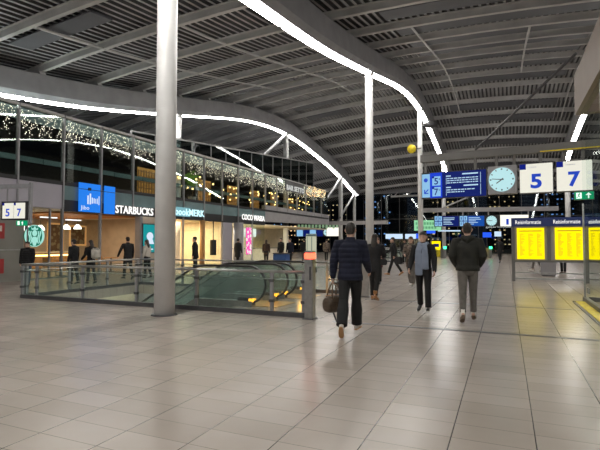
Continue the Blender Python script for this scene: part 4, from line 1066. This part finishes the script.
#PEOPLE_BEGIN
# ------------------------------------------------------------------ people
def human(label, loc, heading, H=1.75, detail=2, top='jacket', topmat='blackcloth', hem=.82, puff=.0, legmat='blacktrouser', legw=1., flare=1.,
          shoemat='shoeblack', solemat=None, boot=False, hair='short', hairmat='hairdark', hands=True,
          L=(0, 0, 0), Rr=(0, 0, 0), AL=(0, 8, 12), AR=(0, 8, 12), lean=2., ankle=.0, spread=0., fore=None, sock=None, female=False, headyaw=0., headpitch=0., sit=False, open_front=None):
    """L/R leg: thigh angle fwd, knee bend, foot pitch (heel up +). AL/AR arm: swing fwd, abduct, elbow bend."""
    t = thing('person', label, 'person', loc, heading)
    s = H/1.75
    sw = .185 if female else .20
    ln = R(lean)
    HIP = .92
    def up(x, y, z):           # upper body point with lean about hip
        dz = z-HIP
        return Vector((x, y+math.sin(ln)*dz, HIP+math.cos(ln)*dz))
    J = {}
    low = 9
    for side, sg, (th, kn, fp) in (('L', -1, L), ('R', 1, Rr)):
        th, kn, fp = R(th), R(kn), R(fp)
        h = Vector((sg*.088, 0, HIP)); k = h+Vector((sg*(.005+spread*.5), math.sin(th), -math.cos(th)))*.43
        a = k+Vector((sg*spread*.5, math.sin(th-kn), -math.cos(th-kn)))*.42
        fd = Vector((sg*.12, math.cos(fp), -math.sin(fp))).normalized(); fu = Vector((0, math.sin(fp), math.cos(fp)))
        heel = a-fu*.075-fd*.055; toe = a-fu*.075+fd*.19
        J[side] = (h, k, a, fd, fu, heel, toe)
        low = min(low, heel.z, toe.z)
    dz = -low+(.05 if boot else .022)
    off = Vector((0, 0, dz))
    def S(v): return (Vector(v)+off)*s
    A = {}
    for side, sg, (sa, ab, el) in (('L', -1, AL), ('R', 1, AR)):
        sa, ab, el = R(sa), R(ab), R(el)
        sh = up(sg*sw, 0, 1.425)
        d1 = Vector((sg*math.sin(ab), math.sin(sa)*math.cos(ab), -math.cos(sa)*math.cos(ab)))
        e = sh+d1*.285
        ab2 = (R(fore) if fore is not None else ab*.35) if el < .9 or fore is not None else -ab-R(14)
        d2 = Vector((sg*math.sin(ab2), math.sin(sa+el)*math.cos(ab2), -math.cos(sa+el)*math.cos(ab2)))
        w = e+d2*.25
        A[side] = (sh, e, w, d2)
    rx = lambda a: a*s
    def TR(bm, z, ax, ay, y=0., n=18):
        c = S(up(0, y, z)); fwd = Vector((0, math.cos(ln), -math.sin(ln)))
        return ering(c, Vector((ax*s, 0, 0)), fwd*ay*s, n)
    vox = {3: .0075, 2: .011, 1: .02}[detail]*s
    # ---- body
    bm = B()
    loft(bm, [TR(bm, z, a, b, y) for z, a, b, y in ((.80, .12, .09, 0), (.90, .16, .105, 0), (1.02, .135, .09, 0), (1.12, .13, .09, .0), (1.28, .155, .10, .0), (1.38, .165, .09, -.005), (1.445, .10, .06, -.01), (1.47, .06, .055, -.01))])
    tube(bm, [S(up(0, -.012, 1.42)), S(up(0, -.004, 1.50)), S(up(0, .008, 1.57))], [rx(.062), rx(.055), rx(.056)], 12)
    hc = up(0, .012, 1.632)
    hy, hp = R(headyaw), R(headpitch)
    Rm = Matrix.Rotation(hy, 3, 'Z') @ Matrix.Rotation(hp, 3, 'X')
    def HP(x, y, z): return S(hc+Rm @ Vector((x, y, z)))
    rings = []
    for z, a, b, y in ((-.118, .028, .03, .055), (-.112, .042, .05, .045), (-.085, .056, .072, .026), (-.045, .066, .088, .008), (0, .073, .097, 0), (.045, .075, .099, -.004), (.085, .064, .086, -.008), (.112, .040, .055, -.01), (.122, .015, .02, -.01)):
        rings.append([HP(a*math.cos(2*PI*k/16), y+b*math.sin(2*PI*k/16), z) for k in range(16)])
    loft(bm, rings)
    if detail >= 2:
        tube(bm, [HP(0, .09, .012), HP(0, .108, -.022), HP(0, .112, -.036)], [rx(.008), rx(.013), rx(.015)], 8, round_ends=True)
        tube(bm, [HP(-.02, .084, -.069), HP(0, .092, -.068), HP(.02, .084, -.069)], [rx(.007), rx(.009), rx(.007)], 8, round_ends=True)
        for sg in (-1, 1):
            tube(bm, [HP(sg*.074, -.012, -.03), HP(sg*.082, -.02, 0), HP(sg*.076, -.016, .03)], [rx(.010), rx(.016), rx(.012)], 8, round_ends=True)
    for sd in 'LR':
        h, k, a, fd, fu, heel, toe = J[sd]
        tube(bm, [S(h+Vector((0, 0, .03))), S(h.lerp(k, .4)), S(k), S(k.lerp(a, .3)), S(a)], [rx(.08), rx(.07), rx(.05), rx(.052), rx(.034)], 12, round_ends=True)
        tube(bm, [S(a-fd*.03), S(a-fu*.045+fd*.05), S(toe-fd*.03+fu*.02)], [rx(.034), rx(.034), rx(.022)], 10, round_ends=True)
        sh, e, w, d2 = A[sd]
        tube(bm, [S(sh), S(sh.lerp(e, .5)), S(e), S(e.lerp(w, .35)), S(w)], [rx(.05), rx(.045), rx(.036), rx(.037), rx(.026)], 12, round_ends=True)
        # hand
        sg = -1 if sd == 'L' else 1
        hd = d2; inw = Vector((-sg, 0, 0)); inw = (inw-hd*inw.dot(hd)).normalized(); ac = hd.cross(inw)*sg
        if ac.y*1.0 + ac.z < 0: ac = -ac
        pc = w+hd*.075
        tube(bm, [S(w), S(w+hd*.03), S(w+hd*.065), S(w+hd*.095)], [(rx(.026), rx(.022)), (rx(.034), rx(.017)), (rx(.041), rx(.016)), (rx(.040), rx(.013))], 10, ref=ac, round_ends=True)
        if detail >= 2:
            for q, (o_, fl) in enumerate(((.030, .068), (.010, .078), (-.010, .072), (-.029, .056))):
                p0 = w+hd*.09+ac*o_; d = (hd+inw*.35).normalized(); p1 = p0+d*fl*.5; d = (hd+inw*1.0).normalized(); p2 = p1+d*fl*.3; p3 = p2+(hd*.4+inw).normalized()*fl*.25
                tube(bm, [S(p0), S(p1), S(p2), S(p3)], [rx(.0095), rx(.0088), rx(.0082), rx(.0075)], 8, round_ends=True)
            p0 = w+hd*.03+ac*.028; p1 = p0+(hd+ac*.9+inw*.3).normalized()*.04; p2 = p1+(hd+ac*.3+inw*.4).normalized()*.032
            tube(bm, [S(p0), S(p1), S(p2)], [rx(.013), rx(.0105), rx(.009)], 8, round_ends=True)
    link('body', bake(bm, vox*.8, 2), M['skin'], t)
    if detail >= 2:
        for sg in (-1, 1):
            ey = obj('eye', ball(B(), HP(sg*.031, .083, .006), (rx(.011), rx(.008), rx(.007)), 10, 6), M['shoewhite'], t, True)
            obj('iris', ball(B(), HP(sg*.031, .0905, .006), (rx(.005), rx(.003), rx(.005)), 8, 5), M['black'], ey, True)
            obj('eyebrow', tube(B(), [HP(sg*.016, .093, .026), HP(sg*.034, .090, .031), HP(sg*.050, .078, .026)], rx(.004), 6), M[hairmat], t)
    # ---- trousers
    bm = B()
    loft(bm, [TR(bm, z, a, b, y) for z, a, b, y in ((.80, .13, .10, 0), (.86, .172, .125, -.005), (.92, .178, .128, -.005), (1.0, .155, .112, 0), (1.04, .15, .108, 0))])
    for sd in 'LR':
        h, k, a, fd, fu, heel, toe = J[sd]
        end = a+Vector((0, 0, .02+ankle)); kb = k+Vector((0, -.004, 0))
        aa = k.lerp(a, 1-(ankle/.42) if ankle else .99)
        tube(bm, [S(h+Vector((0, 0, .02))), S(h.lerp(k, .35)), S(h.lerp(k, .75)), S(kb), S(k.lerp(aa, .4)), S(k.lerp(aa, .8)), S(aa)],
             [rx(.095), rx(.092*legw), rx(.075*legw), rx(.068*legw), rx(.066*legw*flare), rx(.060*legw*flare), rx(.062*legw*flare)], 14)
    link('trousers', bake(bm, vox, 4), M[legmat], t)
    # ---- shoes
    for sd in 'LR':
        h, k, a, fd, fu, heel, toe = J[sd]
        side = fd.cross(fu).normalized()
        def FP(f, u, r_=0): return S(heel+fd*f+fu*u+side*r_)
        bm = B()
        secs = ((-.012, .030, .022, .026), (.0, .036, .034, .034), (.04, .046, .034, .046), (.10, .040, .040, .038), (.16, .032, .043, .028), (.215, .026, .038, .022), (.25, .02, .024, .016), (.262, .018, .008, .008))
        loft(bm, [ering(FP(f, u), side*(w_*s), fu*(h_*s), 12) for f, u, w_, h_ in secs])
        if boot: tube(bm, [S(a+Vector((0, 0, .13)).lerp(k-a, .0)), S(a+Vector((0, 0, .02))), FP(.05, .05)], [rx(.056), rx(.05), rx(.045)], 12)
        sh_ = link('shoe', bake(bm, max(.007, vox*.8), 2), M[shoemat], t)
        if sock: obj('sock', tube(B(), [S(a+Vector((0, 0, .10)).lerp(k-a, .0)), S(a), FP(.03, .05)], [rx(.040), rx(.041), rx(.045)], 12), M[sock], t, True)
        b2 = B()
        outl = [(-.02, .022), (-.018, -.022), (.05, -.034), (.12, -.038), (.18, -.043), (.235, -.034), (.262, -.012), (.262, .012), (.235, .034), (.18, .040), (.12, .034), (.05, .034)]
        a_ = [b2.verts.new(FP(f, -.008, r_)) for f, r_ in outl]; c_ = [b2.verts.new(FP(f, .010, r_*1.02)) for f, r_ in outl]
        b2.faces.new(a_); b2.faces.new(list(reversed(c_)))
        for i in range(len(outl)): b2.faces.new((a_[i], c_[i], c_[(i+1) % len(outl)], a_[(i+1) % len(outl)]))
        obj('sole', b2, M[solemat or shoemat], sh_)
        if boot:
            b3 = B(); loft(b3, [ering(FP(.01, -.0), side*.026*s, fd*.026*s, 10), ering(FP(.0, -.045), side*.018*s, fd*.018*s, 10)]); obj('heel', b3, M['shoebrown'], sh_)
    # ---- top
    bm = B(); p = puff
    prof = [(hem, .185+p, .135+p, 0), (hem+.05, .188+p, .14+p, 0), (max(.98, hem+.1), .17+p, .125+p, 0), (1.10, .165+p, .118+p, 0), (1.22, .18+p, .128+p, 0), (1.32, .195+p*.8, .128+p, -.004), (1.40, .185, .11+p*.6, -.008), (1.45, .13, .085, -.012), (1.485, .085, .078, -.008), (1.525, .078, .078, -.004)]
    if hem < .7: prof = [(hem, .20+p, .155+p, 0), (.80, .192+p, .145+p, 0), (.92, .185+p, .135+p, 0)]+prof[2:]
    if female: prof = [(z, a*.93, b*.96, y) for z, a, b, y in prof]
    loft(bm, [TR(bm, z, a, b, y) for z, a, b, y in prof])
    for sd in 'LR':
        sh, e, w, d2 = A[sd]
        inn = sh.lerp(up(0, 0, 1.38), .35)
        tube(bm, [S(inn), S(sh+Vector((0, 0, -.008))), S(sh.lerp(e, .45)), S(e), S(e.lerp(w, .45)), S(w+d2*.01)],
             [rx(.085), rx(.076+p*.5), rx(.066+p*.7), rx(.058+p*.7), rx(.053+p*.6), rx(.043+p*.35)], 14, round_ends=True)
    if top == 'hoodie':
        tube(bm, [S(up(-.07, -.09, 1.49)), S(up(0, -.12, 1.45)), S(up(.07, -.09, 1.49))], [rx(.05), rx(.065), rx(.05)], 10, round_ends=True)
    link('jacket' if hem > .7 else 'coat', bake(bm, vox, 4), M[topmat], t)
    # collar
    # ---- hair
    bm = B()
    rings = []
    for z, a, b, y, c0 in ((-.06, .05, .05, -.050, 0), (-.03, .070, .066, -.036, 0), (.01, .081, .084, -.024, 0), (.05, .085, .103, -.010, 0), (.09, .074, .094, -.010, 0), (.12, .05, .066, -.012, 0), (.136, .016, .02, -.012, 0)):
        rings.append([HP(a*math.cos(2*PI*k/16), y+b*math.sin(2*PI*k/16), z) for k in range(16)])
    loft(bm, rings)
    if hair == 'long':
        tube(bm, [HP(0, -.045, .05), HP(0, -.075, -.05), S(up(0, -.09, 1.50)), S(up(0, -.105, 1.40))], [(rx(.078), rx(.05)), (rx(.082), rx(.045)), (rx(.085), rx(.038)), (rx(.06), rx(.022))], 12, ref=(1, 0, 0), round_ends=True)
    elif hair == 'bun': ball(bm, HP(0, -.11, .06), rx(.042))
    link('hair', bake(bm, max(.008, vox*.8), 2), M[hairmat], t)
    J['S'] = S; J['A'] = A; J['up'] = up; J['t'] = t; J['s'] = s
    return t, J

def world_pt(t, p):
    a = t.rotation_euler.z; c, s_ = math.cos(a), math.sin(a)
    return Vector((t.location.x+p.x*c-p.y*s_, t.location.y+p.x*s_+p.y*c, p.z))

# near man with the weekend bag
t, J = human('person in a navy quilted jacket walking away with a brown bag in the left hand', (-2.37, 7.47, 0), R(6), 1.80, 3, topmat='navy', hem=.83, puff=.022, legw=1.12, flare=1.28,
             shoemat='shoewhite', solemat='soletan', L=(-20, 12, 46), Rr=(17, 4, -4), AL=(-4, 14, 8), AR=(8, 9, 42), lean=3, hair='short', spread=-.07)
sh, e, w, d2 = J['A']['L']
hp = world_pt(t, J['S'](w+d2*.115))
bag = thing('weekend_bag', 'brown patterned weekend bag hanging from the hand of the navy-jacketed walker', 'bag', (hp.x+.02, hp.y+.02, hp.z-.51), R(62))
bm = B()
loft(bm, [ering((x, 0, .15+zz), (0, b_, 0), (0, 0, c_), 16) for x, b_, c_, zz in ((-.205, .05, .06, -.01), (-.19, .09, .115, 0), (-.12, .112, .142, 0), (0, .12, .150, .0), (.12, .112, .142, 0), (.19, .09, .115, 0), (.205, .05, .06, -.01))])
link('bag_body', bake(bm, .011, 3), M['bag'], bag)
for sy in (-.045, .045):
    obj('handle', tube(B(), [(-.11, sy*1.6, .25), (-.085, sy, .39), (-.04, sy*.3, .50), (.04, sy*.3, .50), (.085, sy, .39), (.11, sy*1.6, .25)], .011, 8), M['shoebrown'], bag, True)
obj('shoulder_strap', tube(B(), [(.2, -.06, .22), (.21, -.10, .05), (.17, -.09, -.2), (.12, -.07, -.30), (.05, -.04, -.2), (-.05, -.03, .02)], [(.018, .005)]*6, 8, ref=(1, 0, 0)), M['black'], bag, True)
obj('zip', box(-.2, .2, -.008, .008, .293, .302), M['tan'], bag)
# woman in boots
t, J = human('person in a dark coat and tan heeled ankle boots walking away beside the navy jacket', (-3.14, 12.0, 0), R(-4), 1.68, 3, topmat='blackcloth', hem=.74, puff=.012, legw=1.0, flare=.96, shoemat='tan', boot=True, hair='long', hairmat='hairdark',
             L=(6, 3, 6), Rr=(-8, 16, 20), AL=(4, 8, 20), AR=(16, 12, 64), female=True)
sh, e, w, d2 = J['A']['R']; hp = world_pt(t, J['S'](w+d2*.12))
hb = thing('handbag', 'small black handbag held by the person in tan boots', 'bag', (hp.x, hp.y, hp.z-.20), R(15))
bm = B(); bx(bm, -.12, .12, -.045, .045, 0, .16, bev=.02); obj('bag_body', bm, M['black'], hb)
obj('handle', tube(B(), [(-.08, 0, .155), (-.05, 0, .20), (.05, 0, .20), (.08, 0, .155)], .008, 8), M['black'], hb, True)
human('person in a maroon coat mostly hidden behind the person in tan boots', (-4.30, 16.9, 0), R(175), 1.66, 1, topmat='maroon', hem=.62, legmat='blacktrouser', hair='long', hairmat='hairbrown', female=True, L=(3, 2, 0), Rr=(-4, 6, 6))
# striding commuter
human('person in black striding sideways past the far glass balustrade', (-4.72, 21.5, 0), R(118), 1.74, 2, topmat='blackcloth', hem=.80, puff=.01, L=(22, 4, -6), Rr=(-20, 14, 34), AL=(-14, 8, 30), AR=(14, 8, 50), lean=4, shoemat='tan', hair='short')
# couple coming towards us
t, J = human('person in a black coat with a blue-grey scarf walking towards the camera', (-1.65, 10.45, 0), R(176), 1.70, 3, topmat='blackcloth', hem=.78, puff=.012, legw=1.02, flare=1.05, shoemat='shoeblack', solemat='shoewhite', hair='long', hairmat='hairdark',
             L=(14, 6, -8), Rr=(-9, 14, 26), AL=(6, 12, 10), AR=(10, 12, 24), female=True, spread=.10)
S, up = J['S'], J['up']
bm = B()
tube(bm, [S(up(-.10, -.03, 1.49)), S(up(-.07, .075, 1.475)), S(up(0, .105, 1.455)), S(up(.07, .075, 1.475)), S(up(.10, -.03, 1.49)), S(up(0, -.11, 1.49)), S(up(-.10, -.03, 1.49))], [.042]*7, 10)
for sg, zl in ((-1, .93), (1, .80)):
    tube(bm, [S(up(sg*.05, .10, 1.47)), S(up(sg*.07, .165, 1.34)), S(up(sg*.075, .165, 1.15)), S(up(sg*.07, .165, zl))], [(.055, .026), (.068, .02), (.075, .018), (.085, .016)], 12, ref=(1, 0, 0), round_ends=True)
link('scarf', bake(bm, .010, 3), M['scarf'], t)
t, J = human('person in a brown patterned coat and wide trousers behind the scarfed person', (-3.02, 16.5, 0), R(168), 1.68, 2, topmat='camo', hem=.66, puff=.02, legmat='beigetrouser', legw=1.25, flare=1.35, shoemat='shoewhite', hair='long', hairmat='hairbrown',
             L=(12, 6, 0), Rr=(-10, 14, 22), AL=(6, 14, 30), AR=(14, 10, 60), female=True)
hb = thing('handbag', 'black shoulder bag on the person in the patterned coat', 'bag', (-3.42, 16.28, .78), R(-20))
obj('bag_body', box(-.15, .15, -.06, .06, 0, .26, bev=.03), M['black'], hb); obj('strap', tube(B(), [(-.1, 0, .25), (-.02, .02, .62), (.1, 0, .25)], .01, 6), M['black'], hb)
# man with grey trousers
human('person in a dark olive jacket and grey cropped trousers walking away on the right', (-.68, 9.55, 0), R(4), 1.83, 3, topmat='olive', hem=.88, puff=.026, legmat='greytrouser', legw=1.02, flare=.92, ankle=.05, shoemat='shoebrown', solemat='shoebrown',
      L=(-10, 10, 24), Rr=(9, 5, 0), AL=(-6, 14, 50), AR=(-6, 14, 50), fore=-16, lean=2, top='hoodie', sock='shoewhite', hair='short')
# others
human('person in dark clothes walking away just left of the timetable stand', (-.43, 38.0, 0), R(20), 1.8, 1, topmat='blackcloth', hem=.7, L=(-14, 10, 24), Rr=(14, 4, 0))
human('person in black far away right of the man in olive, by the gates', (-2.7, 52.5, 0), R(10), 1.75, 1, topmat='blackpuff', hem=.8, L=(8, 4, 0), Rr=(-8, 10, 14))
human('person in black farthest away beside the far gates', (-3.9, 58, 0), R(190), 1.7, 1, topmat='blackcloth', hem=.7, L=(8, 4, 0), Rr=(-8, 10, 14), hair='long', female=True)
human('person in dark trousers standing behind the right timetable sheet', (2.55, 26.3, 0), R(150), 1.78, 1, topmat='blackcloth', hem=.8, shoemat='shoebrown', L=(2, 1, 0), Rr=(-3, 4, 0))
human('person in pale shoes walking behind the left timetable sheet', (1.45, 27.9, 0), R(80), 1.72, 1, topmat='stone_coat', hem=.62, legmat='beigetrouser', shoemat='shoewhite', L=(14, 4, 0), Rr=(-12, 14, 26))
human('person in a black padded jacket and blue jeans by the far left red sign', (-15.5, 11.35, 0), R(200), 1.52, 2, topmat='blackpuff', hem=.78, puff=.04, legmat='jeans', L=(4, 2, 0), Rr=(-4, 6, 8), hair='short')
human('person in black left of the pair standing before the coffee shop window', (-14.45, 12.4, 0), R(100), 1.60, 2, topmat='blackcloth', hem=.66, L=(4, 2, 0), Rr=(-5, 8, 8), hair='short')
t, J = human('person in black with a pale backpack before the coffee shop window', (-14.0, 12.75, 0), R(80), 1.57, 2, topmat='blackpuff', hem=.78, L=(6, 3, 0), Rr=(-8, 10, 14), hair='long', female=True, AL=(10, 8, 40), AR=(10, 8, 40))
bp_ = thing('backpack', 'pale grey backpack on the person before the coffee shop window', 'backpack', (-13.70, 12.68, .93), R(80))
obj('pack', box(-.15, .15, -.09, .09, 0, .40, bev=.05), M['paleshirt'], bp_, True); obj('pocket', box(-.11, .11, -.12, -.08, .05, .2, bev=.02), M['paleshirt'], bp_)
for k in (-.1, .1): obj('strap', tube(B(), [(k, .09, .36), (k, .15, .33), (k, .09, .06)], .014, 6), M['black'], bp_)
human('person in a dark coat walking between the well and the open coffee shop front', (-14.3, 14.9, 0), R(70), 1.70, 2, topmat='blackcloth', hem=.66, L=(12, 6, 0), Rr=(-12, 12, 26), AL=(10, 22, 20))
human('person in a pale jacket beside the dark coat at the open coffee shop front', (-14.0, 15.7, 0), R(95), 1.60, 2, topmat='paleshirt', hem=.84, L=(4, 2, 0), Rr=(-6, 8, 10), hair='long', female=True)
human('person in black standing before the bright bookshop window', (-13.5, 18.4, 0), R(120), 1.76, 2, topmat='blackpuff', hem=.74, puff=.02, L=(3, 2, 0), Rr=(-3, 4, 4))
human('person in black passing the grey round shop pillar', (-14.8, 24.4, 0), R(-10), 1.72, 1, topmat='blackcloth', hem=.62, L=(10, 4, 0), Rr=(-10, 12, 20))
human('person in brown and black at the left end of the cafe group', (-14.4, 27.3, 0), R(20), 1.66, 1, topmat='maroon_dark', hem=.74, hair='long', hairmat='hairbrown', female=True, L=(5, 2, 0), Rr=(-5, 6, 8))
human('person in a dark coat second in the cafe group', (-13.5, 27.7, 0), R(160), 1.78, 1, topmat='blackcloth', hem=.7, L=(5, 2, 0), Rr=(-5, 6, 8))
human('person in navy third in the cafe group', (-12.95, 27.9, 0), R(170), 1.74, 1, topmat='navy', hem=.74, L=(8, 2, 0), Rr=(-8, 8, 12))
human('person in a black jacket and pale trousers left of the glowing pillar', (-12.4, 29.0, 0), R(40), 1.76, 1, topmat='blackpuff', hem=.84, puff=.03, legmat='beigetrouser', L=(10, 2, 0), Rr=(-10, 10, 16))
human('person in brown at a distance between the glowing pillar and the navy jacket', (-13.0, 34.8, 0), R(10), 1.74, 1, topmat='camo', hem=.74, L=(8, 2, 0), Rr=(-8, 8, 12))
human('person in dark clothes walking far off right of the striding commuter', (-6.6, 33.5, 0), R(190), 1.68, 1, topmat='blackcloth', hem=.7, L=(8, 2, 0), Rr=(-8, 8, 12))
#PEOPLE_END
# ------------------------------------------------------------------ light
area('front_fill', (-1, -9, 6.5), 9, 2.5, 420, (1, .97, .92), (R(72), 0, 0))  # added fill behind the camera, lights columns and people from the front
w = bpy.data.worlds.new('night'); SC.world = w; w.use_nodes = True
w.node_tree.nodes['Background'].inputs['Color'].default_value = (.10, .12, .17, 1)
w.node_tree.nodes['Background'].inputs['Strength'].default_value = .12
SC.view_settings.view_transform = 'Standard'
SC.view_settings.look = 'None'
SC.view_settings.exposure = 0
SC.view_settings.gamma = 1
